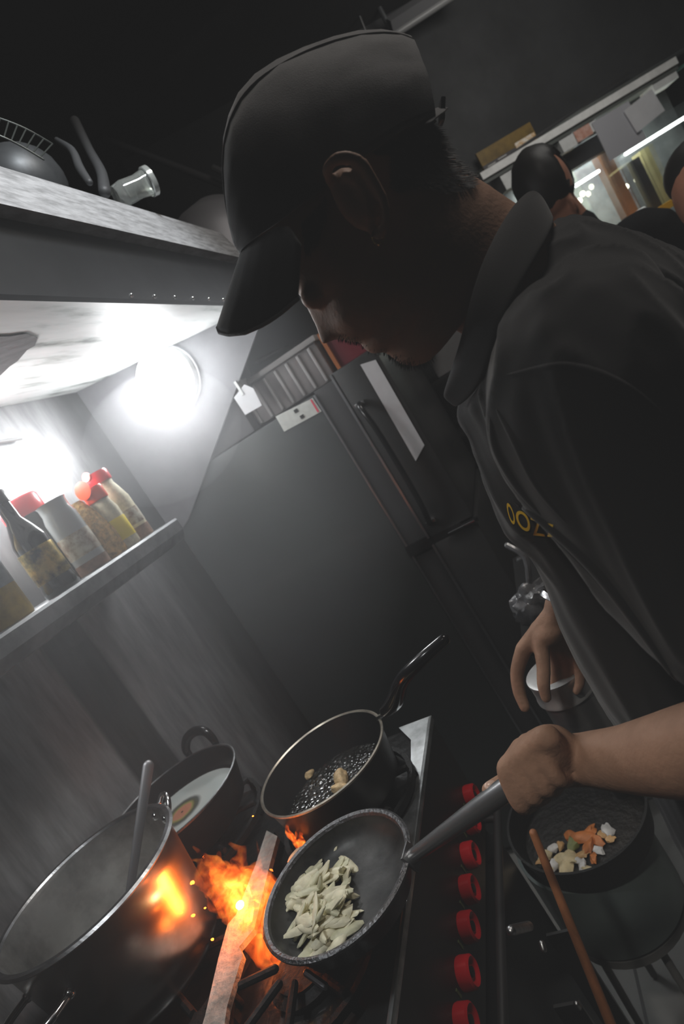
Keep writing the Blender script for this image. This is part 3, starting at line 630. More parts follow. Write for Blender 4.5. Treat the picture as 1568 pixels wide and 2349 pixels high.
# ================================================================== FLAMES
def flame_mat(name, scale, seed, strength, cut, hot):
    m = bpy.data.materials.new(name); m.use_nodes = True; nt = m.node_tree; nt.nodes.clear()
    out = nt.nodes.new('ShaderNodeOutputMaterial'); em = nt.nodes.new('ShaderNodeEmission')
    tc = nt.nodes.new('ShaderNodeTexCoord')
    # generated coords 0..1 -> centred; radial soft falloff
    sb = nt.nodes.new('ShaderNodeVectorMath'); sb.operation = 'SUBTRACT'; sb.inputs[1].default_value = (.5, .5, .5); nt.links.new(tc.outputs['Generated'], sb.inputs[0])
    ln = nt.nodes.new('ShaderNodeVectorMath'); ln.operation = 'LENGTH'; nt.links.new(sb.outputs[0], ln.inputs[0])
    nz = nt.nodes.new('ShaderNodeTexNoise'); nz.inputs['Scale'].default_value = scale; nz.inputs['Detail'].default_value = 4; nz.inputs['Distortion'].default_value = .9
    mp = nt.nodes.new('ShaderNodeMapping'); mp.inputs['Location'].default_value = (seed, seed*.7, 0); mp.inputs['Scale'].default_value = (1, 1, .45)
    nt.links.new(tc.outputs['Generated'], mp.inputs[0]); nt.links.new(mp.outputs[0], nz.inputs['Vector'])
    a = nt.nodes.new('ShaderNodeMath'); a.operation = 'MULTIPLY'; a.inputs[1].default_value = 1.25; nt.links.new(ln.outputs['Value'], a.inputs[0])
    s = nt.nodes.new('ShaderNodeMath'); s.operation = 'SUBTRACT'; nt.links.new(nz.outputs['Fac'], s.inputs[0]); nt.links.new(a.outputs[0], s.inputs[1])
    mr = nt.nodes.new('ShaderNodeMapRange'); mr.inputs['From Min'].default_value = cut; mr.inputs['From Max'].default_value = cut+.28; nt.links.new(s.outputs[0], mr.inputs[0])
    cr = nt.nodes.new('ShaderNodeValToRGB'); e = cr.color_ramp.elements
    e[0].position = 0; e[0].color = (.9, .05, .005, 1); e[1].position = 1; e[1].color = (1, .55, .12, 1) if hot else (1, .22, .03, 1)
    q = cr.color_ramp.elements.new(.45); q.color = (1, .13, .012, 1)
    nt.links.new(mr.outputs[0], cr.inputs[0]); nt.links.new(cr.outputs[0], em.inputs['Color'])
    pw = nt.nodes.new('ShaderNodeMath'); pw.operation = 'POWER'; pw.inputs[1].default_value = 1.6; nt.links.new(mr.outputs[0], pw.inputs[0])
    ms = nt.nodes.new('ShaderNodeMath'); ms.operation = 'MULTIPLY'; ms.inputs[1].default_value = strength; nt.links.new(pw.outputs[0], ms.inputs[0]); nt.links.new(ms.outputs[0], em.inputs['Strength'])
    nt.links.new(em.outputs[0], out.inputs['Volume']); return m
def lick(bm, pts, rad): tube(bm, pts, rad, 12, sm=5)
def flame_surf(name, strength, scale, seed):
    """glowing gas: thin shell that is dense seen through the middle and vanishes at its edges"""
    m = bpy.data.materials.new(name); m.use_nodes = True; nt = m.node_tree; nt.nodes.clear()
    out = nt.nodes.new('ShaderNodeOutputMaterial'); em = nt.nodes.new('ShaderNodeEmission')
    tc = nt.nodes.new('ShaderNodeTexCoord'); nz = nt.nodes.new('ShaderNodeTexNoise'); nz.inputs['Scale'].default_value = scale; nz.inputs['Detail'].default_value = 3; nz.inputs['Distortion'].default_value = 1.2
    mp = nt.nodes.new('ShaderNodeMapping'); mp.inputs['Location'].default_value = (seed, 0, seed); nt.links.new(tc.outputs['Object'], mp.inputs[0]); nt.links.new(mp.outputs[0], nz.inputs['Vector'])
    cr = nt.nodes.new('ShaderNodeValToRGB'); e = cr.color_ramp.elements
    e[0].position = .32; e[0].color = (.55, .030, .002, 1); e[1].position = .78; e[1].color = (1, .36, .05, 1)
    q = cr.color_ramp.elements.new(.5); q.color = (1, .11, .008, 1)
    nt.links.new(nz.outputs['Fac'], cr.inputs[0]); nt.links.new(cr.outputs[0], em.inputs['Color'])
    mr = nt.nodes.new('ShaderNodeMapRange'); mr.inputs['From Min'].default_value = .36; mr.inputs['From Max'].default_value = .72; mr.inputs['To Min'].default_value = 0; mr.inputs['To Max'].default_value = strength
    nt.links.new(nz.outputs['Fac'], mr.inputs[0]); nt.links.new(mr.outputs[0], em.inputs['Strength']); nt.links.new(em.outputs[0], out.inputs['Volume'])
    return m
flm = flame_surf('flame_gas', 40, 60, 2.0)
flm_low = flame_surf('flame_low_gas', 110, 30, 7.0)
flm_c = flame_surf('flame_core_gas', 22, 40, 5.0)
def FP(px, py, z): return at(px, py, z=z)
def fl(px, py, d): return at(px, py, d=d)
flame = thing('flame', 'large orange flame flaring up between the stock pot and the shallow pan', 'flame', (-.62, .58, .92))
def tongue(parent, root, tip, w, m_, seed, ctr=None, name='tongue'):
    bm = NB(); root = Vector(root); tip = Vector(tip); d = tip-root; n = 7
    pts = []; rad = []
    sidev = d.cross(FW).normalized()
    for i in range(n):
        t = i/(n-1); p = root.lerp(tip, t)+sidev*noise.noise(Vector((seed*2.3, t*2.2, 0)))*w*1.1*t
        pts.append(p); rad.append(w*((math.sin(PI*min(1, t*.85+.18)))**.8*(1-t*.55)+.03) if i < n-1 else w*.08)
    tube(bm, pts, rad, 14, sm=5)
    for v in bm.verts:
        v.co += Vector((noise.noise(v.co*55+Vector((seed, 0, 0))), noise.noise(v.co*55+Vector((0, seed, 0))), noise.noise(v.co*55+Vector((0, 0, seed)))))*w*.45
    return link(name, bm, m_, parent)
D0 = .80
root = fl(552, 2078, D0)
tips = [((432, 1978), .017), ((462, 1935), .014), ((536, 1925), .014), ((500, 1960), .016), ((592, 1940), .010), ((615, 1990), .022), ((645, 2045), .022), ((470, 2010), .015), ((500, 2112), .010), ((655, 2022), .016), ((560, 1985), .018), ((480, 1975), .013)]
for i, (tp, w) in enumerate(tips):
    tongue(flame, root, fl(*tp, D0+random.uniform(-.03, .05)), w*1.5, flm, i+1)
bm = NB(); ellipsoid(bm, fl(575, 2045, D0), (.041, .026, .034), 24)
for v in bm.verts: v.co += Vector((0, 0, noise.noise(v.co*45)*.016))
link('core', bm, flm_c, flame)
bm = NB(); ellipsoid(bm, fl(550, 2076, .77), (.0055, .0055, .0045), 16); link('hot_spot', bm, mat('hot_spot', (1, .9, .6), .5, emit=(1, .72, .30), estr=22), flame)
for i, (a_, b_, w) in enumerate((((600, 2105), (585, 2165), .016), ((575, 2165), (640, 2215), .013), ((610, 2190), (700, 2240), .010), ((625, 2090), (605, 2150), .012))):
    tongue(flame, fl(*a_, .76), fl(*b_, .76), w*1.2, flm_low, 31+i)
emb = mat('ember', (1, .3, .05), .5, emit=(1, .16, .015), estr=9)
for i, (px_, py_, r_) in enumerate(((415, 2093, .0016), (443, 2100, .0018), (487, 2155, .0015), (441, 2025, .0022), (470, 2083, .0011), (580, 1872, .0008))):
    blob('ember', 'tiny orange spark beside the big flame', 'spark', fl(px_, py_, .76), (r_*1.6, r_, r_), emb, i, 'orange sparks by the stock pot', sub=1)
fl2 = thing('flame', 'small curling orange flame under the near edge of the oil pan', 'flame', (-.6, .7, .92))
for i, (a_, b_, w) in enumerate((((690, 1945), (678, 1895), .007), ((672, 1925), (650, 1885), .006), ((685, 1950), (660, 1900), .005), ((688, 1930), (694, 1880), .004))):
    tongue(fl2, fl(*a_, .86), fl(*b_, .88), w, flame_surf('flame_gas_small', 230, 90, 1.0) if i == 0 else bpy.data.materials['flame_gas_small'], 51+i)
for z_, p_ in ((.925, .03), (.975, .06)): light('POINT', 'flame_light', (-.600, .585, z_), p_, (1, .22, .03), .020)
fa = light('AREA', 'flame_light', (-.622, .572, .948), .36, (1, .17, .02), .022); fa.data.shape = 'RECTANGLE'; fa.data.size_y = .145; aim(fa, (-.80, .52, .955))
light('POINT', 'flame_light', tuple(fl(590, 2180, .77)), .05, (1, .22, .04), .015)

# ================================================================== FLOOR ITEMS between stove and cook
bkx, bky = -.312, 1.018
stm = mat('stool_grey', (.20, .20, .195), .6, var=.2, vscale=9)
stool = thing('low_stool', 'low grey stool carrying the pale green bucket', 'stool', (bkx, bky, 0))
bm = NB(); lathe(bm, [(0, .30), (.12, .30), (.125, .305), (.125, .322), (0, .325)], 40, Tr(bkx, bky, 0)); link('seat', bm, stm, stool)
for a in range(4):
    an = a*PI/2+.5; bm = NB(); tube(bm, [(bkx+math.cos(an)*.09, bky+math.sin(an)*.09, .30), (bkx+math.cos(an)*.10, bky+math.sin(an)*.10, .008)], .008, 10); link('leg', bm, stm, stool)
bk = thing('bucket', 'pale grey-green plastic bucket under the black bowl of scraps', 'bucket', (bkx, bky, .325))
bm = NB(); lathe(bm, [(0, .326), (.120, .326), (.129, .334), (.128, .45), (.130, .50), (.124, .50), (.120, .34), (0, .332)], 64, Tr(bkx, bky, 0)); link('body', bm, mat('bucket_green', (.13, .165, .16), .5, var=.15, vscale=6), bk)
bw = thing('scrap_bowl', 'black bowl of food scraps resting in the bucket beside the stove', 'bowl', (-.308, 1.0, .50))
bx_, by_ = -.292, 1.008
bm = NB(); lathe(bm, [(0, .47), (.08, .47), (.125, .50), (.137, .555), (.139, .56), (.134, .56), (.120, .505), (.075, .480), (0, .480)], 64, Tr(bx_, by_, 0)); link('body', bm, iron, bw)
scr = [(.63, .62, .60), (.45, .15, .04), (.60, .50, .30), (.16, .18, .05), (.55, .33, .14)]
sm_ = [mat('scrap_%s' % n_, c_, .5, var=.3, vscale=50) for n_, c_ in zip(('white', 'carrot', 'cream', 'green', 'onion'), scr)]
spots = [(1250, 1965, 2, .016), (1300, 1990, 2, .02), (1325, 1975, 0, .013), (1350, 1910, 1, .02), (1310, 1920, 1, .018), (1400, 1925, 4, .01), (1285, 1940, 4, .011), (1345, 1992, 2, .012), (1262, 1990, 2, .013), (1370, 1930, 1, .016), (1268, 1947, 0, .013), (1393, 1905, 0, .017), (1335, 1920, 1, .026), (1350, 1940, 1, .02), (1290, 1975, 2, .022), (1270, 1985, 0, .016), (1310, 1965, 2, .02), (1335, 1960, 4, .015), (1335, 1985, 0, .014), (1372, 1950, 0, .012), (1315, 1935, 3, .018), (1380, 1915, 4, .012), (1240, 1975, 4, .012), (1360, 1968, 1, .013)]
nm_ = ['white', 'carrot-orange', 'creamy', 'leafy green', 'tan onion']
for i, (px_, py_, k_, r_) in enumerate(spots):
    blob('food_scrap', f'{nm_[k_]} peeling among the scraps in the black bowl', 'scrap', at(px_, py_, z=.53), (r_, r_*.6, r_*.35), sm_[k_], i+3, 'scraps in the black bowl', sub=1, amp=.6, rot=Matrix.Rotation(i*1.3, 3, 'Z') @ Matrix.Rotation(.4, 3, 'X'))
bm = NB(); lathe(bm, [(0, .512), (.121, .515), (.10, .522), (0, .527)], 40, Tr(bx_, by_, 0))
tag(link('scrap_mush', bm, mat('mush', (.010, .008, .006), .6, bump=.7, bscale=60, var=.5, vscale=30)), 'dark wet mush filling the bottom of the black bowl', 'food waste', kind='stuff')
# leaning stick
A0 = Vector((-.262, .684, .83)); A1 = at(1400, 2349, z=.6); dd = (A1-A0).normalized(); t_ = -(A0.z-.01)/dd.z if dd.z else 1; A2 = A0+dd*t_
bm = NB(); tube(bm, [A0, A0.lerp(A2, .3), A0.lerp(A2, .6), A2], [.0055, .0072, .0085, .009], 12, caps=True)
tag(link('wooden_stick', bm, wood), 'reddish-brown wooden stick leaning against the stove front', 'stick')
# steel canister under far hand, on a small stand
cx_, cy_ = -.160, .862
can = thing('steel_canister', 'tall steel canister with a ribbed collar gripped from above by the far hand', 'canister', (cx_, cy_, .77))
cm = mat('canister_steel', (.36, .36, .36), .33, .8, var=.3, vscale=10)
bm = NB(); lathe(bm, [(0, .770), (.040, .770), (.042, .776), (.042, .895), (.044, .897)], 64, Tr(cx_, cy_, 0)); link('body', bm, cm, can)
bm = NB(); lathe(bm, [(.042, .895), (.0465, .897), (.0465, .901), (.045, .904), (.045, .928), (.0465, .931), (.046, .935), (.040, .9365), (0, .937)], 64, Tr(cx_, cy_, 0)); link('collar', bm, mat('collar_steel', (.62, .62, .61), .38, .6, var=.2, vscale=12), can)
# small bits under the rail
for i, (p_, q_, lb) in enumerate((((1172, 2135), (1212, 2125), 'short pale clip hanging below the stove rail'), ((1242, 2165), (1246, 2178), 'tiny shiny screw head in the shadow beside the stick'), ((1322, 2303), (1326, 2310), 'small bright drip at the bottom beside the stick'))):
    bm = NB(); a_ = at(*p_, x=-.30); b_ = at(*q_, x=-.30); tube(bm, [a_, b_], .006 if i == 0 else .004, 10); tag(link('metal_clip', bm, steel), lb, 'clip')
crt = thing('wire_crate', 'dark low crate of clear trays under the stove rail', 'crate', (-.27, .55, 0))
for k in range(4):
    bm = NB(); box(bm, (-.375, .45+k*.11, .02), (-.335, .455+k*.11, .55)); link('panel', bm, steel_d, crt, smooth=False)
bm = NB(); box(bm, (-.38, .44, 0), (-.33, .80, .02)); link('base', bm, darkst, crt, smooth=False)
# plastic bag
bagm = mat('clear_bag', (.12, .12, .125), .2, 0, bump=.8, bscale=18, spec=.8, var=.4, vscale=8)
bg = thing('plastic_bag', 'crumpled clear plastic bag hanging beyond the far wrist', 'bag', (-.02, 1.25, 1.0))
p_ = at(1235, 1385, d=1.15)
bm = NB(); bmesh.ops.create_icosphere(bm, subdivisions=4, radius=1)
for v in bm.verts:
    n_ = noise.noise(v.co*2.2); n2 = noise.noise(v.co*6+Vector((3, 1, 2))); v.co *= 1+.25*n_+.13*n2; v.co = Vector((v.co.x*.05, v.co.y*.035, v.co.z*.045)); 
bmesh.ops.translate(bm, verts=bm.verts, vec=p_); link('body', bm, bagm, bg)
bm = NB(); tube(bm, [p_+Vector((0, 0, .035)), p_+Vector((.02, .01, .09)), p_+Vector((.0, .03, .12))], .006, 8, sm=3); link('knot', bm, bagm, bg)
bm = NB(); box(bm, (p_.x-.06, p_.y-.07, p_.z-.056), (p_.x+.3, p_.y+.40, p_.z-.046), bev=.003); cnt = thing('work_table', 'dim steel work table behind the cook', 'table', (p_.x, p_.y+.3, 0)); link('tabletop', bm, mat('dull_black_top', (.006, .006, .006), .9), cnt)
for sx in (-.04, .28):
    for sy in (-.04, .37):
        bm = NB(); tube(bm, [(p_.x+sx, p_.y+sy, .01), (p_.x+sx, p_.y+sy, p_.z-.05)], .014, 10); link('leg', bm, darkst, cnt)

# ================================================================== THE COOK
cook = thing('person', 'cook in a charcoal cap and black polo leaning over the stove, holding the pan handle', 'person', (.2, .65, 0))
HD0 = .53
HN = ray(800, 450).normalized(); HO = at(800, 450, d=HD0)
def W(u, v, c=0): return at(u, v, d=HD0)+HN*c
def E3(u, v, c=0): return at(u, v, d=HD0+c)
def mirror(p): return p-HN*(2*(p-HO).dot(HN))
FWD = Vector((-.54, .84))
hr = [  # front px, back px, half width, nose bump px, front narrowing
    ((690, 180), (840, 130), .030, 0, .1), ((600, 260), (880, 130), .056, 0, .1), ((560, 350), (915, 160), .068, 0, .1), ((556, 430), (945, 205), .074, 0, .12),
    ((575, 510), (965, 255), .077, 0, .15), ((612, 575), (985, 290), .077, 0, .2), ((645, 622), (1005, 312), .076, 0, .22), ((672, 656), (1018, 335), .075, 0, .24),
    ((694, 684), (1030, 352), .074, 0, .26), ((718, 706), (1040, 366), .074, 15, .28), ((738, 728), (1052, 378), .073, 26, .28), ((752, 746), (1062, 388), .072, 36, .3),
    ((762, 758), (1072, 396), .071, 42, .32), ((772, 768), (1082, 402), .070, 14, .34), ((788, 777), (1094, 410), .069, 0, .36), ((804, 784), (1106, 417), .067, 0, .38),
    ((825, 781), (1118, 424), .066, 0, .4), ((833, 799), (1126, 430), .065, 0, .42), ((853, 811), (1134, 436), .064, 0, .42), ((877, 804), (1142, 441), .062, 0, .40), ((893, 815), (1150, 446), .061, 0, .38),
    ((918, 834), (1158, 452), .060, 0, .34), ((946, 838), (1166, 457), .059, 0, .3), ((974, 828), (1174, 462), .058, 0, .22), ((992, 800), (1184, 470), .057, 0, .15), ((1006, 770), (1196, 480), .057, 0, .1),
    ((1028, 745), (1212, 492), .058, 0, 0), ((1065, 770), (1240, 515), .060, 0, 0), ((1105, 820), (1275, 560), .062, 0, 0)]
rings = []
for f, bk_, w, nb, nar in hr:
    f = Vector(f); bb = Vector(bk_); c = (f+bb)/2; h = (f-bb)/2; ring = []
    for k in range(72):
        th = 2*PI*k/72; a = math.cos(th); s = math.sin(th)
        aa = math.copysign(abs(a)**.88, a); lat = w*math.copysign(abs(s)**.9, s)*(1-nar*max(0, a)**1.3)
        p = c+h*aa
        if nb and a > 0: p = p+FWD*nb*math.exp(-(lat/.0125)**2)
        # eye hollow and cheekbone
        if a > 0:
            side = math.exp(-((abs(lat)-.030)/.012)**2)
            dy = f.y
            p = p-FWD*12*side*math.exp(-((dy-700)/22)**2)+FWD*7*side*math.exp(-((dy-660)/14)**2)+FWD*9*math.exp(-((abs(lat)-.042)/.012)**2)*math.exp(-((dy-752)/20)**2)
        ring.append(W(p.x, p.y, lat))
    rings.append(ring)
body = NB(); loft(body, rings)
# ears (near and far)
hel = [(770, 440, -.074), (756, 415, -.080), (750, 392, -.090), (764, 369, -.097), (793, 361, -.100), (826, 372, -.099), (850, 402, -.098), (869, 436, -.096), (882, 466, -.094), (884, 500, -.091), (879, 528, -.087), (866, 538, -.083), (852, 520, -.080), (842, 490, -.078)]
def ear(mir):
    P = [E3(*p) for p in hel]
    if mir: P = [mirror(p) for p in P]
    tube(body, P, [.003, .0036, .0042, .0046, .0048, .0046, .0038, .0036, .0036, .0036, .0042, .0045, .004, .003], 12, sm=5)
    c = E3(818, 458, -.079); ax = (E3(880, 530, -.08)-E3(770, 375, -.08)).normalized(); n = HN; sdv = ax.cross(n).normalized()
    if mir: c = mirror(c); ax = (mirror(c+ax)-mirror(c)); 
    R = Matrix((ax, sdv, ax.cross(sdv))).transposed(); ellipsoid(body, c, (.027, .0155, .009), 20, R)
    Q = [E3(790, 400, -.090), E3(815, 410, -.092), E3(840, 450, -.090), E3(850, 495, -.086)]
    if mir: Q = [mirror(p) for p in Q]
    tube(body, Q, .0035, 10, sm=4)
ear(False); ear(True)
# eyelid bulges
for sgn in (-1, 1): ellipsoid(body, W(722, 668, sgn*.030), (.011, .011, .011), 16)
# near (left) arm
P3 = lambda x, y, d: at(x, y, d=d)
arm = [P3(1290, 1746, .60), P3(1345, 1742, .58), P3(1440, 1741, .54), P3(1568, 1727, .49), P3(1720, 1700, .45), P3(1880, 1640, .43), P3(1780, 1450, .43), P3(1560, 1180, .43), P3(1360, 850, .47)]
tube(body, arm, [.0240, .0245, .0290, .0355, .041, .042, .045, .048, .05], 24, sm=6)
# gripping hand
vdir = ray(1180, 1800).normalized(); nr = -vdir; nr = (nr-HD*nr.dot(HD)).normalized(); upv = HD.cross(nr)
if upv.dot(CYV) < 0: upv = -upv
wr_ = P3(1292, 1748, .60)
Ks = []
for i in range(4):
    s0 = .028+.0165*i; base = HB+HD*s0
    k = base+HD*(.032-.004*i)+upv*(.020-.001*i)+nr*(.004+.006*i)
    p1 = base+HD*(.016-.002*i)+nr*.0245+upv*.012
    p2 = base+HD*.004+nr*.019-upv*.017
    p3 = base-HD*.002-upv*.0235-nr*.006
    f_ = (1.0, 1.04, 1.0, .86)[i]
    tube(body, [k, k.lerp(p1, .55)+nr*.003, p1, p2, p3], [.0108*f_, .0098*f_, .0096*f_, .0088*f_, .0076*f_], 14, sm=4)
    tube(body, [wr_, wr_.lerp(k, .5)+upv*.004, k], [.019, .0150, .0112*f_], 16, sm=4)
    q_ = k.lerp(p1, .6)+HD*.010; tube(body, [wr_+nr*.004, wr_.lerp(q_, .5)+nr*.006, q_], [.0215, .0185, .0125], 16, sm=4)
    Ks.append(k)
ellipsoid(body, wr_.lerp((Ks[0]+Ks[3])/2, .55)-upv*.002, (.032, .026, .024), 20, Matrix((HD, upv, nr)).transposed())
ellipsoid(body, wr_.lerp(Ks[3], .35)+nr*.002, (.026, .021, .021), 20, Matrix((HD, upv, nr)).transposed())
ellipsoid(body, wr_.lerp(Ks[1], .30), (.026, .022, .022), 20, Matrix((HD, upv, nr)).transposed())
thp = [P3(1275, 1762, .62), P3(1215, 1776, .635), P3(1165, 1790, .63), P3(1120, 1811, .622)]
tube(body, thp, [.015, .0125, .0095, .0076], 14, sm=5)
# far (right) arm and hand
RD = .845
arm2 = [P3(1284, 1392, RD), P3(1330, 1300, .84), P3(1420, 1170, .83), P3(1480, 1050, .82), P3(1420, 900, .78)]
tube(body, arm2, [.0215, .027, .037, .044, .048], 20, sm=5)
w2 = P3(1282, 1398, RD)
fing = [([(1200, 1490, .85), (1186, 1540, .855), (1190, 1585, .855), (1203, 1622, .85)], .0102),     # index, left
        ([(1240, 1478, .835), (1246, 1530, .825), (1246, 1570, .82), (1252, 1600, .822)], .0098),     # thumb in front
        ([(1262, 1480, .88), (1275, 1520, .90), (1272, 1560, .91), (1262, 1585, .905)], .0095),
        ([(1285, 1480, .875), (1300, 1520, .895), (1300, 1560, .905), (1292, 1585, .90)], .0095),
        ([(1302, 1475, .865), (1325, 1520, .88), (1330, 1560, .885), (1322, 1585, .885)], .0085)]
for pts, r in fing:
    P = [P3(*p) for p in pts]
    tube(body, P, [r*1.12, r*.98, r*.92, r*.75], 14, sm=4)
    tube(body, [w2, w2.lerp(P[0], .5), P[0]], [.017, .0145, r*1.15], 14, sm=3)
ellipsoid(body, P3(1252, 1448, .848), (.026, .030, .018), 20)
# torso core and hips so the body is one figure
tor = [P3(1180, 620, .56), P3(1300, 760, .60), P3(1440, 980, .64), P3(1620, 1280, .66), P3(1780, 1560, .67), P3(1950, 1900, .68)]
tube(body, tor, [.05, .10, .115, .11, .115, .11], 24, sm=4)
hip = tor[-1]
sidev = Vector((HN.x, HN.y, 0)).normalized()
foot_pos = []
for s_ in (-1, 1):
    h_ = hip+sidev*.085*s_; fx = Vector((h_.x+.10, h_.y+.02, .07)); kn = h_.lerp(fx, .5)+Vector((-.03, 0, .0)); foot_pos.append((fx, h_, kn))
    tube(body, [h_, kn, fx], [.085, .058, .040], 16, sm=4)
bo = link('body', body, skin, cook); remesh(bo, .0024, 8, .5)
body_obj = bo
# thumbnail
tn = NB(); d_ = (thp[3]-thp[2]).normalized(); up_ = (-vdir+CYV*.9).normalized(); R = Matrix((d_, d_.cross(up_).normalized(), up_)).transposed()
ellipsoid(tn, thp[3]-d_*.003+up_*.0058, (.0075, .0052, .0028), 16, R); link('thumbnail', tn, mat('nail', (.55, .38, .30), .18, 0, spec=.8), cook)
# ---- cap
cap_top = [(556, 577), (545, 545), (533, 490), (524, 430), (520, 372), (522, 318), (533, 268), (556, 220), (592, 180), (640, 148), (700, 118), (765, 96), (820, 85), (870, 81), (908, 85), (933, 93)]
cap_band = [(557, 577), (566, 567), (580, 556), (600, 541), (622, 526), (648, 509), (676, 490), (706, 468), (738, 445), (772, 418), (808, 390), (845, 362), (880, 338), (912, 316), (944, 298), (976, 283)]
cap_w = [.002, .022, .036, .048, .057, .065, .071, .076, .080, .082, .083, .083, .081, .076, .068, .056]
bm = NB(); R = []
for (tx, ty), (bx, by), w in zip(cap_top, cap_band, cap_w):
    ring = []
    for k in range(33):
        ph = -PI/2+PI*k/32; cph = math.cos(ph)**.9 if math.cos(ph) > 1e-6 else 0; s = math.copysign(abs(math.sin(ph))**.92, math.sin(ph))
        p = Vector((bx, by)).lerp(Vector((tx, ty)), cph); q = W(p.x, p.y, w*s)
        n_ = noise.noise(Vector((tx*.012, ph*2.2, 1.5)))+.5*noise.noise(Vector((tx*.035, ph*5, 4)))
        q += (q-HO).normalized()*(.0022*n_)
        ring.append(q)
    R.append([bm.verts.new(p) for p in ring])
for a, b_ in zip(R, R[1:]):
    for k in range(32): bm.faces.new((a[k], a[k+1], b_[k+1], b_[k]))
# closed back panel falling to the strap
last = R[-1]; cpt = bm.verts.new(W(958, 196, 0))
for k in range(32): bm.faces.new((last[k], last[k+1], cpt))
bm.faces.new((last[-1], last[0], cpt))
bmesh.ops.subdivide_edges(bm, edges=bm.edges, cuts=1, use_grid_fill=True, smooth=.15)
cap = link('cap', bm, capcloth, cook)
so = cap.modifiers.new('solid', 'SOLIDIFY'); so.thickness = .0022; so.offset = 1
# seams over the crown
for lat in (-.5, 0, .5):
    pts = []
    for (tx, ty), (bx, by), w in list(zip(cap_top, cap_band, cap_w))[1:]:
        ph = lat; p = Vector((bx, by)).lerp(Vector((tx, ty)), math.cos(ph)**.9); q = W(p.x, p.y, w*math.copysign(abs(math.sin(ph))**.92, ph) if ph else 0); pts.append(q+(q-HO).normalized()*.0022)
    bm = NB(); tube(bm, pts, .0011, 6, sm=3); link('seam', bm, capcloth, cap)
# brim: arched, both halves
tipc = [(0, 499, 752), (.12, 503, 763), (.3, 524, 768), (.5, 562, 764), (.7, 603, 746), (.85, 640, 722), (1, 682, 686)]
rootc = [(0, 556, 574), (.12, 562, 569), (.3, 578, 558), (.5, 603, 542), (.7, 636, 522), (.85, 662, 520), (1, 688, 560)]
def interp(tb, s):
    for a, b_ in zip(tb, tb[1:]):
        if s <= b_[0]:
            t = (s-a[0])/(b_[0]-a[0]); t2 = t; return Vector((a[1]+(b_[1]-a[1])*t2, a[2]+(b_[2]-a[2])*t2))
    return Vector(tb[-1][1:])
bm = NB(); G = []
for i in range(-20, 21):
    s = abs(i)/20; rt_ = interp(rootc, s); tp = interp(tipc, s); row = []
    for j in range(13):
        r = j/12; p = rt_.lerp(tp, r); c = -.080*(s**.85)*(1-.12*r)
        q = E3(p.x, p.y, c) if i >= 0 else mirror(E3(p.x, p.y, c)); row.append(bm.verts.new(q))
    G.append(row)
for a, b_ in zip(G, G[1:]):
    for j in range(12): bm.faces.new((a[j], a[j+1], b_[j+1], b_[j]))
brim = link('brim', bm, capcloth, cap); so = brim.modifiers.new('solid', 'SOLIDIFY'); so.thickness = .0026; so.offset = 0
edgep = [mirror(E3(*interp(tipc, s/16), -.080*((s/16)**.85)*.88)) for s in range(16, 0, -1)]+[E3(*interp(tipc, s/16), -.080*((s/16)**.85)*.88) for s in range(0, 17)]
bm = NB(); tube(bm, edgep, .0017, 8); link('brim_lit_edge', bm, mat('brim_edge_highlight', (.10, .10, .102), .7, 0, bump=.4, bscale=600), cap)  # paler tube along the brim; its lit-edge highlight is put into the colour
bm = NB(); tube(bm, [E3(978, 282, -.055), E3(1000, 262, -.035), E3(1012, 250, 0), mirror(E3(1000, 262, -.035)), mirror(E3(978, 282, -.055))], .006, 10, sm=5, flat=(tuple(CYV), .25)); link('strap', bm, capcloth, cap)
bm = NB(); box(bm, (-.007, -.009, -.002), (.007, .009, .002), bev=.001); bmesh.ops.rotate(bm, verts=bm.verts, cent=(0, 0, 0), matrix=rot_to(CXV)); bmesh.ops.translate(bm, verts=bm.verts, vec=E3(1013, 256, -.01)); link('buckle', bm, mat('buckle_dark', (.08, .08, .08), .3, .7), cap)
# ---- hair at the nape and side
def strands(name, m_, n, fn, r=.00035, parent=cook):
    bm = NB()
    for k in range(n):
        p, d, L = fn(); d = d.normalized(); sv = d.orthogonal().normalized(); s2 = d.cross(sv)
        base = [bm.verts.new(p+sv*math.cos(a)*r+s2*math.sin(a)*r) for a in (0, 2.09, 4.19)]
        mid = [bm.verts.new(p+d*L*.5+sv*.0005+sv*math.cos(a)*r*.8+s2*math.sin(a)*r*.8) for a in (0, 2.09, 4.19)]; tip = bm.verts.new(p+d*L+sv*.0012)
        for i in range(3):
            j = (i+1) % 3; bm.faces.new((base[i], base[j], mid[j], mid[i])); bm.faces.new((mid[i], mid[j], tip))
    return link(name, bm, m_, parent)
dg = bpy.context.evaluated_depsgraph_get(); dg.update()
bake_mods(body_obj)
bvh = BVHTree.FromPolygons([v.co.copy() for v in body_obj.data.vertices], [p.vertices[:] for p in body_obj.data.polygons])
inv = body_obj.matrix_world.inverted()
def inpoly(x, y, poly_):
    c = False; n = len(poly_)
    for i in range(n):
        x1, y1 = poly_[i]; x2, y2 = poly_[(i+1) % n]
        if (y1 > y) != (y2 > y) and x < (x2-x1)*(y-y1)/(y2-y1)+x1: c = not c
    return c
hairpoly = [(690, 510), (760, 430), (850, 350), (975, 270), (1012, 305), (1050, 362), (1086, 400), (1075, 432), (1010, 440), (960, 425), (905, 440), (870, 410), (760, 440), (725, 560), (700, 590)]
random.seed(5)
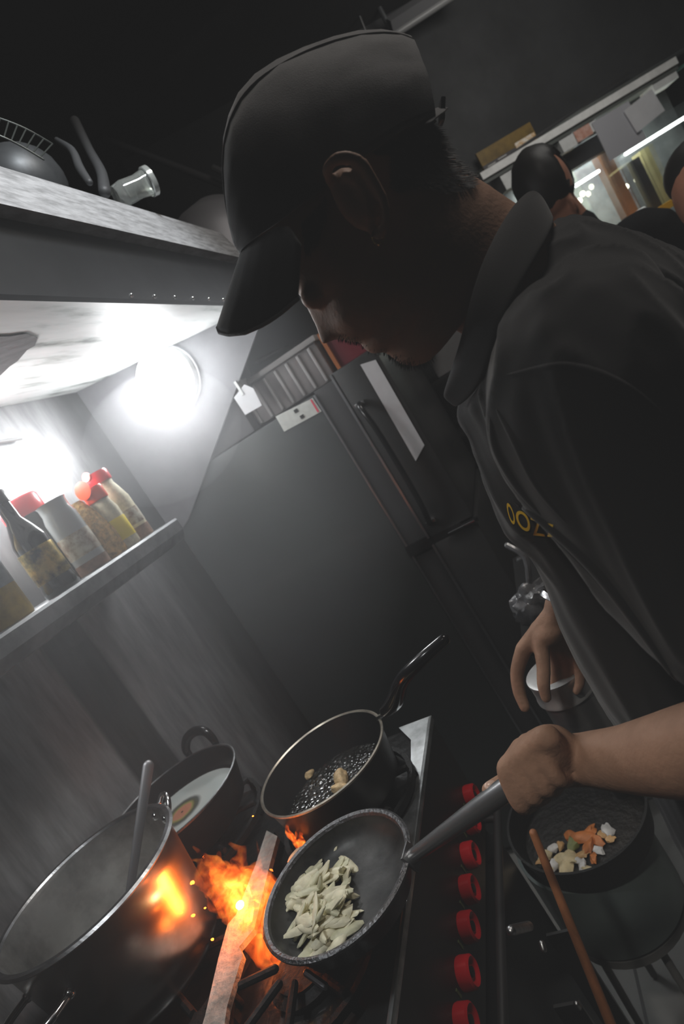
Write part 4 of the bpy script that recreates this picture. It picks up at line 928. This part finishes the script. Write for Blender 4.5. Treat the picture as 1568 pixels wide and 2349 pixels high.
def hairfn():
    while True:
        x = random.uniform(690, 1095); y = random.uniform(265, 600)
        if not inpoly(x, y, hairpoly) or (745 < x < 892 and 352 < y < 545): continue
        r = ray(x, y).normalized(); hit, nrm, idx, dist = bvh.ray_cast(CAM, r, 1)
        if hit is None: continue
        if random.random() < .5: hit = mirror(hit); nrm = (mirror(hit+nrm)-mirror(hit))*1; nrm = nrm-HN*2*nrm.dot(HN) if False else nrm
        down = (W(1100, 450)-W(960, 270)).normalized()
        return hit-nrm*.0005, nrm*.75+down*.9, random.uniform(.005, .011)
strands('hair', hairm, 5200, hairfn)
# outline fuzz running down the back of the neck
beardpoly_pts = [(776, 770), (800, 782), (826, 782), (893, 815), (918, 834), (946, 838), (974, 828), (990, 806)]
def beardfn():
    k = random.randrange(len(beardpoly_pts)-1); a = Vector(beardpoly_pts[k]); b_ = Vector(beardpoly_pts[k+1]); p = a.lerp(b_, random.random())
    lat = random.gauss(0, .012); q = W(p.x-2, p.y-4, lat); hit, nrm, i_, d_2 = bvh.find_nearest(q)
    hd_ = (W(40, 60)-W(0, 0)).normalized()
    return hit-nrm*.0003, nrm*.8+hd_, random.uniform(.003, .0075 if k > 2 else .004)
strands('beard', hairm, 650, beardfn, r=.00022)
bm = NB(); c_ = E3(868, 541, -.083); tube(bm, [c_+CXV*(.0045*math.cos(a))-CYV*(.0062*math.sin(a)+.0)+HN*(.002*math.cos(a)) for a in [2*PI*k/24 for k in range(25)]], .0010, 8, caps=False); link('earring', bm, gold, cook)

# ---- shirt
tr = [((1075, 800), (1260, 520), .062, .56), ((1068, 900), (1320, 508), .105, .57), ((1062, 945), (1410, 535), .150, .59), ((1098, 990), (1530, 590), .180, .61), ((1124, 1055), (1640, 650), .190, .62), ((1152, 1130), (1740, 740), .192, .63),
      ((1187, 1218), (1820, 860), .188, .64), ((1238, 1275), (1880, 960), .185, .65), ((1272, 1345), (1940, 1060), .18, .655), ((1300, 1430), (1990, 1180), .178, .66), ((1342, 1520), (2050, 1300), .178, .665),
      ((1398, 1615), (2110, 1430), .18, .67), ((1450, 1690), (2180, 1560), .18, .675), ((1530, 1850), (2260, 1760), .18, .68), ((1600, 2000), (2330, 1950), .178, .69)]
bm = NB(); rings = []
for f, bk_, w, d in tr:
    f = Vector(f); bb = Vector(bk_); c = (f+bb)/2; h = (f-bb)/2; nd = ray(c.x, c.y).normalized(); ring = []
    for k in range(64):
        th = 2*PI*k/64; a = math.cos(th); s = math.sin(th); aa = math.copysign(abs(a)**.85, a); ss = math.copysign(abs(s)**.8, s)
        p = c+h*aa
        # keep the far/near parts from bulging past the outline as they come closer
        q = at(p.x, p.y, d=d)+nd*(w*ss)
        ring.append(q)
    rings.append(ring)
loft(bm, rings)
slv = [P3(1362, 745, .475), P3(1356, 840, .445), P3(1375, 960, .43), P3(1500, 1150, .42), P3(1660, 1370, .42)]
tube(bm, slv, [.056, .073, .075, .066, .064], 28, sm=5)
slv2 = [P3(1300, 760, .74), P3(1380, 900, .77), P3(1440, 1010, .80)]
tube(bm, slv2, [.062, .066, .062], 24, sm=4)
shirt = link('shirt', bm, cloth, cook); remesh(shirt, .0045, 10, .5); bake_mods(shirt)
# folds
me = shirt.data; co = np.empty(len(me.vertices)*3); me.vertices.foreach_get('co', co)
nrms = [v.normal.copy() for v in me.vertices]
fold_dir = (P3(1560, 1560, .5)-P3(1180, 1000, .5)).normalized()
ax2 = CXV.cross(fold_dir)
for v, n_ in zip(me.vertices, nrms):
    p = v.co
    s = p.dot(fold_dir)*5; t = (p-fold_dir*p.dot(fold_dir))
    q = Vector((s, 0, 0))+t*26
    a = noise.noise(q+Vector((3, 5, 1))); a2 = noise.noise(q*2.1+Vector((8, 1, 0)))
    ridge = (1-abs(a)*2.2); 
    v.co = p+n_*(.0048*ridge*abs(ridge)+.0014*a2)
for p in me.polygons: p.use_smooth = True
# piping along the far hem crease lines
def crease(pts, r):
    bvs = BVHTree.FromPolygons([v.co.copy() for v in me.vertices], [p.vertices[:] for p in me.polygons]); out = []
    P, _ = smoothpath([Vector((x, y, 0)) for x, y in pts], [1]*len(pts), 8)
    for p in P:
        rr = ray(p.x, p.y).normalized(); hit, n_, i_, d_ = bvs.ray_cast(CAM, rr, 2)
        if hit: out.append(hit+rr*r*.35)
    if len(out) > 3:
        bm = NB(); tube(bm, out, [r*math.sin(PI*(i+.6)/(len(out)+.2))**.5 for i in range(len(out))], 10); link('fold', bm, cloth, shirt)
crease([(1125, 960), (1140, 1030), (1185, 1110), (1240, 1180)], .004)
crease([(1180, 1150), (1270, 1215), (1370, 1310), (1470, 1440), (1550, 1560)], .005)
crease([(1140, 940), (1180, 1010), (1230, 1110), (1300, 1200)], .0032)
crease([(1165, 860), (1300, 840), (1420, 880), (1520, 950)], .003)
# collar
ci = [(1205, 452, 0), (1180, 468, -.040), (1128, 555, -.064), (1094, 640, -.072), (1074, 725, -.066), (1052, 815, -.052), (1022, 905, -.026)]
cm_ = [(1232, 432, 0), (1222, 445, -.044), (1160, 545, -.074), (1112, 650, -.084), (1084, 745, -.078), (1058, 835, -.062), (1016, 915, -.030)]
co_ = [(1270, 490, 0), (1268, 530, -.056), (1215, 615, -.092), (1160, 715, -.102), (1128, 815, -.094), (1098, 895, -.074), (1046, 938, -.028)]
NC = ray(1150, 650).normalized(); OC = at(1150, 650, d=.545)
def cmir(p): return p-NC*(2*(p-OC).dot(NC))
def C3(t): return at(t[0], t[1], d=.545+t[2])
bm = NB(); secs = []
ks = [('m', i) for i in range(6, 0, -1)]+[('n', i) for i in range(0, 7)]
for kind, i in ks:
    row = []
    for tb in (ci, cm_, co_):
        p = C3(tb[i]); row.append(cmir(p) if kind == 'm' else p)
    a, b_, c = row
    secs.append([a, a.lerp(b_, .5)+(b_-c)*.08, b_, b_.lerp(c, .33)+(b_-a)*.12, b_.lerp(c, .66)+(b_-a)*.06, c])
V_ = [[bm.verts.new(p) for p in s] for s in secs]
for a, b_ in zip(V_, V_[1:]):
    for j in range(5): bm.faces.new((a[j], a[j+1], b_[j+1], b_[j]))
col_ = link('collar', bm, cloth, shirt)
so = col_.modifiers.new('solid', 'SOLIDIFY'); so.thickness = .0045; so.offset = 0
sb_ = col_.modifiers.new('sub', 'SUBSURF'); sb_.levels = 2; sb_.render_levels = 3
# printed letters across the chest
shb = BVHTree.FromPolygons([v.co.copy() for v in me.vertices], [p.vertices[:] for p in me.polygons])
def letter_obj(ch, quad, name):
    cu = bpy.data.curves.new('t', 'FONT'); cu.body = ch; cu.size = 1; cu.resolution_u = 6
    ob = bpy.data.objects.new('t', cu); COL.objects.link(ob); ob.data.offset = .012
    dg = bpy.context.evaluated_depsgraph_get(); dg.update(); m_ = bpy.data.meshes.new_from_object(ob.evaluated_get(dg)); bpy.data.objects.remove(ob)
    bm = NB(); bm.from_mesh(m_); bmesh.ops.triangulate(bm, faces=bm.faces)
    bmesh.ops.subdivide_edges(bm, edges=bm.edges, cuts=3)
    xs = [v.co.x for v in bm.verts]; ys = [v.co.y for v in bm.verts]; x0, x1, y0, y1 = min(xs), max(xs), min(ys), max(ys)
    bl, br_, tr_, tl = [Vector(q) for q in quad]; bad = []
    for v in bm.verts:
        u = (v.co.x-x0)/(x1-x0); w = (v.co.y-y0)/(y1-y0); p = bl.lerp(br_, u).lerp(tl.lerp(tr_, u), w)
        r = ray(p.x, p.y).normalized(); hit, n_, i_, d_ = shb.ray_cast(CAM, r, 2)
        if hit is None or hit.x > .3: bad.append(v)
        else: v.co = hit-r*.0012
    if bad: bmesh.ops.delete(bm, geom=bad, context='VERTS')
    return link(name, bm, yellowink, shirt, smooth=False)
for ch, quad in (('O', ((1180, 1206), (1180, 1206), (1168, 1160), (1158, 1150))), ):
    pass
letters = [('O', ((1168, 1196), (1183, 1208), (1176, 1166), (1158, 1146))), ('O', ((1186, 1208), (1218, 1226), (1212, 1180), (1180, 1166))), ('Z', ((1222, 1228), (1250, 1231), (1238, 1196), (1214, 1184))), ('Z', ((1254, 1231), (1283, 1231), (1268, 1204), (1243, 1197)))]
for ch, q in letters: letter_obj(ch, q, 'printed_letter')
# bracelet, trousers, shoes
wc = P3(1281, 1378, RD); wd = (arm2[1]-arm2[0]).normalized(); T = Matrix.Translation(wc) @ rot_to(wd).to_4x4()
bm = NB(); lathe(bm, [(.0245, -.005), (.027, -.004), (.0275, 0), (.027, .004), (.0245, .005)], 40, T, closed=True); link('bracelet', bm, mat('silver', (.75, .76, .78), .2, 1), cook)
trm = mat('black_trousers', (.014, .014, .015), .85)
bm = NB(); ellipsoid(bm, hip+Vector((0, 0, .02)), (.15, .17, .12), 24)
for fx, h_, kn in foot_pos: tube(bm, [h_+Vector((0, 0, .03)), kn, fx+Vector((0, 0, .03))], [.105, .078, .062], 20, sm=4)
tro = link('trousers', bm, trm, cook); remesh(tro, .008, 4, .5)
for fx, h_, kn in foot_pos:
    bm = NB(); tube(bm, [Vector((fx.x+.04, fx.y, .055)), Vector((fx.x-.05, fx.y, .05)), Vector((fx.x-.16, fx.y, .036))], [.045, .045, .032], 16, sm=4, flat=((0, 0, 1), .9)); 
    mz = min(v.co.z for v in bm.verts); bmesh.ops.translate(bm, verts=bm.verts, vec=(0, 0, .002-mz))
    link('shoe', bm, blackcloth, cook)

# ================================================================== OTHER PEOPLE
def figure(name_label, head, neck, chest, hipp, hr_, m_skin, group=None, earpos=None, hairmask=None, shoulder=.19, sdir=Vector((1, 0, 0))):
    base = Vector((hipp.x, hipp.y, 0)); t = thing('person', name_label, 'person', tuple(base), group)
    bm = NB(); ellipsoid(bm, head, (hr_*.82, hr_*.95, hr_*1.15), 28)
    fdir = sdir.cross(Vector((0, 0, 1)))
    tube(bm, [head-Vector((0, 0, hr_*.4)), neck, chest], [.055, .052, .08], 20, sm=4)
    tube(bm, [chest+Vector((0, 0, .03)), chest.lerp(hipp, .5), hipp], [.11, .12, .12], 20, sm=4)
    feet = []
    for s_ in (-1, 1):
        a0 = chest+sdir*s_*shoulder+Vector((0, 0, .02)); tube(bm, [chest+sdir*s_*.08, a0, a0+sdir*s_*.03-Vector((0, 0, .28)), a0+fdir*-.05-Vector((0, 0, .50))], [.06, .05, .04, .028], 14, sm=4)
        hnd = a0+fdir*-.06-Vector((0, 0, .56)); ellipsoid(bm, hnd, (.02, .03, .045), 12)
        for q in range(4): tube(bm, [hnd+sdir*(.018-.012*q)*0+fdir*(.018-.012*q)-Vector((0, 0, .03)), hnd+fdir*(.018-.012*q)-Vector((0, 0, .085+.006*(q % 2)))], [.008, .006], 8)
        h_ = hipp+sdir*s_*.09; ft = Vector((h_.x, h_.y, .06)); tube(bm, [h_, h_.lerp(ft, .5), ft], [.085, .06, .04], 14, sm=3); feet.append((h_, ft))
    # face
    fc = head-fdir*hr_*.86; ellipsoid(bm, fc-Vector((0, 0, .01)), (.013, .022, .018), 12); ellipsoid(bm, head-fdir*hr_*.6-Vector((0, 0, hr_*.75)), (.04, .04, .035), 14)
    if earpos is not None:
        for s_ in (0, 1):
            e = earpos if s_ == 0 else earpos-sdir*2*(earpos-head).dot(sdir)
            ellipsoid(bm, e, (.012, .020, .034), 16); tube(bm, [e+Vector((0, 0, .03)), e+sdir*.006+fdir*.018+Vector((0, 0, .02)), e+sdir*.006+fdir*.018-Vector((0, 0, .01)), e-Vector((0, 0, .03))], .006, 8, sm=4)
    b_ = link('body', bm, m_skin, t); remesh(b_, .006, 4, .5)
    bm = NB(); tube(bm, [chest+Vector((0, 0, .07)), chest, chest.lerp(hipp, .5), hipp-Vector((0, 0, .05))], [.085, .135, .14, .145], 24, sm=4)
    for s_ in (-1, 1):
        a0 = chest+sdir*s_*shoulder+Vector((0, 0, .02)); tube(bm, [chest+sdir*s_*.06+Vector((0, 0, .02)), a0, a0+sdir*s_*.03-Vector((0, 0, .24))], [.08, .068, .058], 18, sm=4)
    sh = link('shirt', bm, blackcloth, t); remesh(sh, .009, 4, .5)
    bm = NB(); tube(bm, [neck-Vector((0, 0, .045)), neck-Vector((0, 0, .01))], [.078, .066], 24); link('collar', bm, blackcloth, sh)
    bm = NB(); ellipsoid(bm, hipp, (.14, .13, .1), 20)
    for h_, ft in feet: tube(bm, [h_, h_.lerp(ft, .5), ft+Vector((0, 0, .02))], [.1, .078, .06], 16, sm=3)
    tt = link('trousers', bm, trm, t); remesh(tt, .012, 3, .5)
    for h_, ft in feet:
        bm = NB(); tube(bm, [ft-fdir*-.03-Vector((0, 0, .02)), ft-fdir*.14-Vector((0, 0, .022))], [.036, .03], 12); mz = min(v.co.z for v in bm.verts); bmesh.ops.translate(bm, verts=bm.verts, vec=(0, 0, .002-mz)); link('shoe', bm, blackcloth, t)
    return t, fdir
h2 = at(1250, 428, d=2.0); s2v = Vector((.94, -.34, 0)).normalized()
p2, fd2 = figure('person with short black hair standing behind the cook, one ear showing', h2, h2+Vector((.03, .01, -.17)), h2+Vector((.04, .02, -.33)), h2+Vector((.04, .04, -.78)), .098, skin2, earpos=at(1313, 468, d=1.96), sdir=s2v)
bm = NB(); ellipsoid(bm, h2+Vector((0, 0, .016)), (.094, .105, .118), 32)
for v in bm.verts: v.co += (v.co-h2).normalized()*.006*noise.noise(v.co*30)
bmesh.ops.delete(bm, geom=[v for v in bm.verts if (v.co-h2).dot(s2v) > .082 or (v.co-h2).z < -.085], context='VERTS')
hh = link('hair', bm, hairm, p2); so = hh.modifiers.new('s', 'SOLIDIFY'); so.thickness = .008
h3 = at(1628, 440, d=1.55)
p3, fd3 = figure('person in a black collared shirt at the right edge behind the cook, neck bare', h3, h3+Vector((-.05, -.0, -.13)), h3+Vector((-.02, .05, -.27)), h3+Vector((.10, .10, -.68)), .10, skin2, earpos=h3+Vector((.085, 0, 0)), sdir=Vector((.9, .43, 0)).normalized())
bm = NB(); ellipsoid(bm, h3+Vector((.02, .03, .06)), (.095, .10, .085), 28); link('hair', bm, hairm, p3)

# ================================================================== PASS-THROUGH far right
UO = Vector((.26, 3.04, 0)); UU = Vector((.9, .434, 0)).normalized(); UN = Vector((.434, -.9, 0)).normalized(); ZZ = Vector((0, 0, 1))
def PLq(u, z, off=0): return UO+UU*u+ZZ*z+UN*off
def slab(bm, u0, u1, z0, z1, o0, o1):
    A = [PLq(u, z, o) for o in (o0, o1) for u, z in ((u0, z0), (u1, z0), (u1, z1), (u0, z1))]
    v = [bm.verts.new(p) for p in A]
    for f in ((0, 1, 2, 3), (7, 6, 5, 4), (0, 4, 5, 1), (1, 5, 6, 2), (2, 6, 7, 3), (3, 7, 4, 0)): bm.faces.new([v[i] for i in f])
def sl(name, m_, parent, *a):
    bm = NB(); slab(bm, *a); return link(name, bm, m_, parent, smooth=False)
bm = NB(); slab(bm, -1.3, 1.60, 1.98, 2.7, -.10, 0); slab(bm, -1.3, -.06, 0, 1.98, -.10, 0); slab(bm, -.06, 1.60, 0, 1.15, -.10, 0); slab(bm, 1.35, 1.60, 1.15, 1.98, -.10, 0)
struct(link('wall_back', bm, darkgrey, smooth=False))
pt = thing('serving_shelf', 'white-edged shelf rail along the top of the serving hatch with papers taped on', 'shelf', tuple(PLq(.4, 1.9)))
sl('white_edge', mat('lit_white_edge', (.80, .80, .78), .5, var=.15, vscale=15), pt, -.06, .985, 1.917, 1.947, .0, .10)
sl('under_rail', mat('dark_rail', (.10, .11, .10), .5), pt, -.06, .985, 1.899, 1.916, .0, .09)
sl('bracket', white, pt, .84, .972, 1.868, 1.900, .0, .085)
sl('white_panel', white, pt, .02, .15, 1.835, 1.897, .0, .085)
sl('white_panel', white, pt, .33, .405, 1.845, 1.897, .0, .085)
sl('white_panel', white, pt, .485, .525, 1.860, 1.897, .0, .085)
def flat_item(name, label, cat, m_, u0, u1, z0, z1, off=.09, rot=0):
    t = thing(name, label, cat, tuple(PLq((u0+u1)/2, z0, off)))
    bm = NB(); slab(bm, u0, u1, z0, z1, off, off+.003)
    if rot: bmesh.ops.rotate(bm, verts=bm.verts, cent=PLq((u0+u1)/2, (z0+z1)/2, off), matrix=Matrix.Rotation(rot, 3, UN))
    link('sheet', bm, m_, t, smooth=False); return t
flat_item('picture_strip', 'small orange and pink picture strip on the hatch rail', 'picture', mat('pink_orange', (.55, .26, .18), .5, var=.5, vscale=30, c2=(.7, .45, .38)), .405, .487, 1.85, 1.896, .088)
flat_item('notice', 'pale grey blank notice hanging from the hatch rail', 'notice', mat('grey_notice', (.42, .42, .45), .6), .50, .70, 1.715, 1.89, .088)
flat_item('notice', 'crumpled white paper overlapping the grey notice', 'notice', paper, .655, .82, 1.765, 1.872, .10, rot=.12)
mb = thing('menu_board', 'brown and yellow food poster standing on the left end of the white rail', 'poster', tuple(PLq(.14, 1.95)))
sl('board', mat('poster_brown', (.17, .105, .02), .5, var=.35, vscale=18), mb, .0, .285, 1.948, 2.035, .03, .04)
sl('dark_band', mat('poster_dark', (.06, .055, .06), .5), mb, .0, .17, 1.948, 1.975, .0405, .042)
sl('picture', mat('poster_food', (.55, .30, .08), .5, var=.6, vscale=35, c2=(.75, .70, .62)), mb, .175, .28, 1.950, 1.990, .0405, .042)
for k, (u0, u1, z0) in enumerate(((.02, .06, 1.962), (.075, .12, 1.966), (.03, .10, 1.953))):
    sl('printed_line', mat('poster_print', (.45, .45, .43), .5), mb, u0, u1, z0, z0+.004, .0425, .043)
rod = NB(); tube(rod, [PLq(.15, 1.96, .04), PLq(.60, 1.985, .04), PLq(.80, 2.0, .04)], .008, 8); tag(link('dark_tube', rod, darkst), 'dark tube lying along the top of the white rail', 'tube')
gr = NB(); tube(gr, [PLq(.985, 1.90, .05), PLq(1.35, 1.93, .05)], .006, 8); tag(link('green_cable', gr, mat('green_cable', (.05, .14, .11), .5)), 'greenish cable running off to the right from the rail', 'cable')
# display behind the opening
dc = thing('display_case', 'glass-fronted lit display in the hatch with blurred steel and yellow panels', 'display case', tuple(PLq(.6, 1.2, -.3)))
m_g = mat('case_back', (.34, .37, .36), .35, .3, var=.6, vscale=5, c2=(.10, .11, .12))
sl('back_panel', m_g, dc, -.1, 1.35, 1.15, 1.97, -.42, -.40)
sl('side_panel', mat('case_pale_green', (.45, .47, .33), .5), dc, .33, .56, 1.60, 1.80, -.38, -.37)
sl('shelf_board', mat('case_yellow', (.80, .42, .03), .5), dc, .42, .80, 1.405, 1.435, -.05, .06)
sl('wood_post', mat('post_brown', (.34, .15, .07), .5, var=.2, vscale=9), dc, .585, .640, 1.15, 1.80, -.12, -.06)
sl('dark_post', mat('post_dark', (.03, .03, .032), .5), dc, .70, .76, 1.40, 1.68, -.12, -.06)
sl('yellow_post', mat('post_yellow', (.42, .38, .18), .5), dc, .79, .84, 1.40, 1.70, -.14, -.08)
sl('dark_header', mat('post_dark', (.03, .03, .032), .5), dc, .36, .66, 1.775, 1.85, -.06, .02)
gl = mat('case_glass', (.9, .95, .95), .05, 0, trans=1, alpha=.35)
sl('glass_pane', gl, dc, .25, 1.33, 1.43, 1.78, -.015, -.010)
tb_ = thing('tube_reflection', 'long glowing white bar standing in for a fluorescent reflection in the hatch glass', 'lamp', tuple(PLq(.7, 1.71, -.03)))
te = mat('reflection_glow', (1, 1, 1), .5, emit=(.93, 1, .98), estr=5)  # emissive bars stand in for a tube's reflection in the hatch glass
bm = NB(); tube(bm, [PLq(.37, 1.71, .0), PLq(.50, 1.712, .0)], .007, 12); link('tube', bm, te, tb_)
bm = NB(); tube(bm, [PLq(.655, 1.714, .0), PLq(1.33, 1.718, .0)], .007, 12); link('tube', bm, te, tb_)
for i, (u, z) in enumerate(((.75, 1.60), (.80, 1.62), (.50, 1.66), (.53, 1.68))):
    bm = NB(); ellipsoid(bm, PLq(u, z, -.2), (.013, .013, .013), 12); tag(link('small_lamp', bm, mat('small_lamp_glow', (1, 1, .8), .5, emit=(1, .97, .75), estr=6)), ('tiny white light in the display right of the wooden post', 'tiny light in the display, above its white neighbour', 'tiny yellow light in the display left of the wooden post', 'tiny light in the display nearest the wooden post')[i], 'light')
bm = NB(); 
blob('white_cloth', 'crumpled white cloth on the yellow ledge of the hatch', 'cloth', PLq(.555, 1.445, .04), (.035, .02, .03), white, 4, sub=3, amp=.6)

# ================================================================== UPPER LEFT clutter above the hood, ceiling fittings
hm = mat('duct_grey', (.34, .34, .36), .5, .5, var=.15, vscale=4)
duct = thing('extractor_duct', 'round grey extractor duct standing on the hood behind the cap', 'duct', (-.72, 1.72, 2.0))
cpt_ = at(500, 560, d=1.75); 
bm = NB(); c_ = at(515, 575, d=1.72); 
lathe(bm, [(0, .135), (.06, .128), (.115, .085), (.14, .02), (.145, -.05), (.145, -.12), (.14, -.12), (.14, -.05), (0, -.05)], 48, Matrix.Translation(c_) @ rot_to(CYV*.9+Vector((0, 0, .4))).to_4x4()); link('dome', bm, hm, duct)
gc = thing('glass_jug', 'small clear glass jug lying on top of the hood, catching the light', 'jug', tuple(at(300, 440, d=1.32)))
o1 = at(266, 452, d=1.20); o2 = at(325, 424, d=1.22); dv = (o2-o1).normalized()
gm = mat('clear_glass', (.95, 1, .97), .03, 0, trans=.85, alpha=.9)
bm = NB(); lathe(bm, [(.0, .0), (.020, .0), (.024, .02), (.022, .05), (.026, .078), (.0245, .078), (.020, .05), (.021, .02), (0, .004)], 32, Matrix.Translation(o1) @ rot_to(dv).to_4x4()); link('body', bm, gm, gc)
bm = NB(); lathe(bm, [(.0265, .070), (.029, .072), (.029, .082), (.0265, .083)], 32, Matrix.Translation(o1) @ rot_to(dv).to_4x4(), closed=True); link('rim', bm, mat('bright_rim', (.85, .9, .87), .15, .6), gc)
dk = mat('dim_pipe', (.085, .088, .092), .55, .3)
bm = NB(); tube(bm, [at(172, 278, d=1.3), at(205, 345, d=1.24), at(232, 395, d=1.18), at(240, 440, d=1.11)], [.010, .009, .010, .011], 14, sm=5); tag(link('bent_pipe', bm, dk), 'dim bent pipe rising behind the hood left of the glass jug', 'pipe')
bm = NB(); tube(bm, [at(130, 320, d=1.2), at(165, 345, d=1.16), at(183, 385, d=1.11), at(205, 418, d=1.05)], [.0045, .007, .008, .006], 12, sm=5); tag(link('curved_hose', bm, dk), 'short curved hose between the wire rack and the bent pipe', 'hose')
bm = NB(); tube(bm, [at(90, 262, x=-1.05), at(235, 315, d=1.95), at(400, 380, d=1.95), at(530, 432, d=1.95)], [.008, .008, .011, .013], 10, sm=3); tag(link('conduit', bm, mat('conduit_dim', (.12, .12, .125), .5, .3)), 'straight grey conduit running down to the cap behind the hood', 'conduit')
bm = NB(); tube(bm, [at(490, 385, d=1.9), at(540, 408, d=1.9)], .010, 8); tag(link('conduit', bm, mat('conduit_dim2', (.14, .14, .145), .5, .3)), 'short stub of conduit next to the cap front', 'conduit')
wr = thing('wire_rack', 'black wire rack lying on the hood at the far left', 'rack', tuple(at(50, 320, d=1.45)))
tp_ = [at(-60, 255, d=.98), at(0, 272, d=.99), at(60, 296, d=1.01), at(120, 330, d=1.04)]; bt_ = [at(-60, 295, d=.95), at(0, 312, d=.96), at(50, 336, d=.98), at(100, 366, d=1.0)]
wm = mat('wire_dim', (.09, .10, .095), .4, .6)
for P in (tp_, bt_): bm = NB(); tube(bm, P, .0016, 8, sm=4); link('rail', bm, wm, wr)
A1_, _ = smoothpath(tp_, [1]*4, 6); B1_, _ = smoothpath(bt_, [1]*4, 6)
for k in range(0, len(A1_), 2): bm = NB(); tube(bm, [A1_[k], B1_[max(0, k-1)]], .0012, 6); link('rung', bm, wm, wr)
bm = NB(); p_ = at(-40, 385, d=1.35); ellipsoid(bm, at(50, 440, d=1.13), (.085, .085, .078), 24); 
tag(link('steel_bowl', bm, mat('bowl_dim', (.09, .095, .10), .45, .5, var=.3, vscale=20)), 'upturned scratched grey bowl on the hood under the wire rack', 'bowl')
# ceiling fixtures
lf = thing('light_fitting', 'unlit grey fluorescent fitting on the ceiling above the cap', 'light fitting', (.3, 2.9, 2.6))
a_ = at(893, 62, z=2.62); b_2 = at(1040, -35, z=2.62); bm = NB(); tube(bm, [a_, b_2], .038, 4, caps=False); link('housing', bm, mat('fitting_grey', (.13, .13, .135), .5), lf, smooth=False)
bm = NB(); tube(bm, [a_-Vector((0, 0, .035)), b_2-Vector((0, 0, .035))], .014, 10); link('tube', bm, mat('unlit_tube', (.22, .22, .22), .3), lf)
for s_, p_ in ((0, a_), (1, b_2)):
    bm = NB(); tube(bm, [p_, Vector((p_.x, p_.y, 2.705))], .01, 8); link('hanger', bm, dk, lf)
bm = NB(); tube(bm, [at(806, -10, d=2.6), at(842, 82, d=2.3)], .0035, 6); tag(link('hanging_wire', bm, mat('wire_pale', (.35, .35, .35), .5)), 'thin pale wire hanging down to the top of the cap', 'wire')
# ================================================================== LIGHTS
o = light('AREA', 'room_light', (.42, 1.0, 2.55), 6.5, (1, .93, .86), .4); aim(o, (.0, .55, 1.1))
o = light('SPOT', 'forearm_fill', (-.12, -.35, 2.55), 38, (1, .93, .84), .06, spot=math.radians(17.5), blend=1); aim(o, (-.145, .50, 1.04))  # unseen spot added to brighten the forearm, hand and pan
o = light('SPOT', 'stove_fill', (-.60, .32, 1.75), 7, (.95, .98, 1), .05, spot=math.radians(66), blend=.8); aim(o, (-.53, .58, .95))  # unseen extra spot added to brighten the pot, food and pan
o = light('AREA', 'back_room_light', (.85, 2.3, 2.45), 4.5, (1, .97, .92), .6); aim(o, (.6, 3.2, 1.7))
o = light('AREA', 'hatch_light', tuple(PLq(.7, 1.9, -.25)), 9, (.95, 1, .97), .4); aim(o, tuple(PLq(.7, 1.4, -.3)))
o = light('SPOT', 'hood_lip_fill', (.25, .75, 2.62), 40, (.93, .97, 1), .1, spot=math.radians(50), blend=.6); aim(o, (-.45, .95, 1.95))  # unseen spot added to brighten the hood lip and the clutter on it
w = bpy.data.worlds.new('world'); bpy.context.scene.world = w; w.use_nodes = True
w.node_tree.nodes['Background'].inputs[0].default_value = (.8, .85, 1, 1); w.node_tree.nodes['Background'].inputs[1].default_value = .004
# smoke and steam hanging under the hood
bm = NB(); box(bm, (-1.04, .25, 1.13), (-.30, YF-.06, 1.76)); hz = link('smoke_haze', bm, None, None, smooth=False)
tag(hz, 'thin grey cooking smoke hanging between the stove and the hood', 'smoke', kind='stuff')
m = bpy.data.materials.new('smoke'); m.use_nodes = True; nt = m.node_tree; nt.nodes.clear()
vs = nt.nodes.new('ShaderNodeVolumeScatter'); vs.inputs['Density'].default_value = .22; vs.inputs['Anisotropy'].default_value = .45; vs.inputs['Color'].default_value = (.95, .97, 1, 1)
ou = nt.nodes.new('ShaderNodeOutputMaterial'); nt.links.new(vs.outputs[0], ou.inputs['Volume']); hz.data.materials.append(m)
m2 = m.copy(); m2.node_tree.nodes['Volume Scatter'].inputs['Density'].default_value = .55
bm = NB(); ellipsoid(bm, (-.775, 1.33, 1.60), (.20, .19, .155), 32); hz2 = link('smoke_haze', bm, m2); tag(hz2, 'denser puff of pale smoke added to give the round lamp its halo', 'smoke', kind='stuff')  # extra scattering volume added to make the lamp's halo
sc = bpy.context.scene
sc.view_settings.view_transform = 'Standard'; sc.view_settings.look = 'None'; sc.view_settings.exposure = 0
sc.view_settings.use_curve_mapping = True
cmx = sc.view_settings.curve_mapping; c = cmx.curves[3]; c.points[0].location = (0, .011); c.points[1].location = (1, 1); cmx.update()
sc.cycles.use_denoising = True; sc.cycles.max_bounces = 6; sc.cycles.use_adaptive_sampling = True; sc.cycles.adaptive_threshold = .04; sc.cycles.volume_step_rate = 2; sc.cycles.volume_bounces = 0; sc.cycles.sample_clamp_indirect = 3
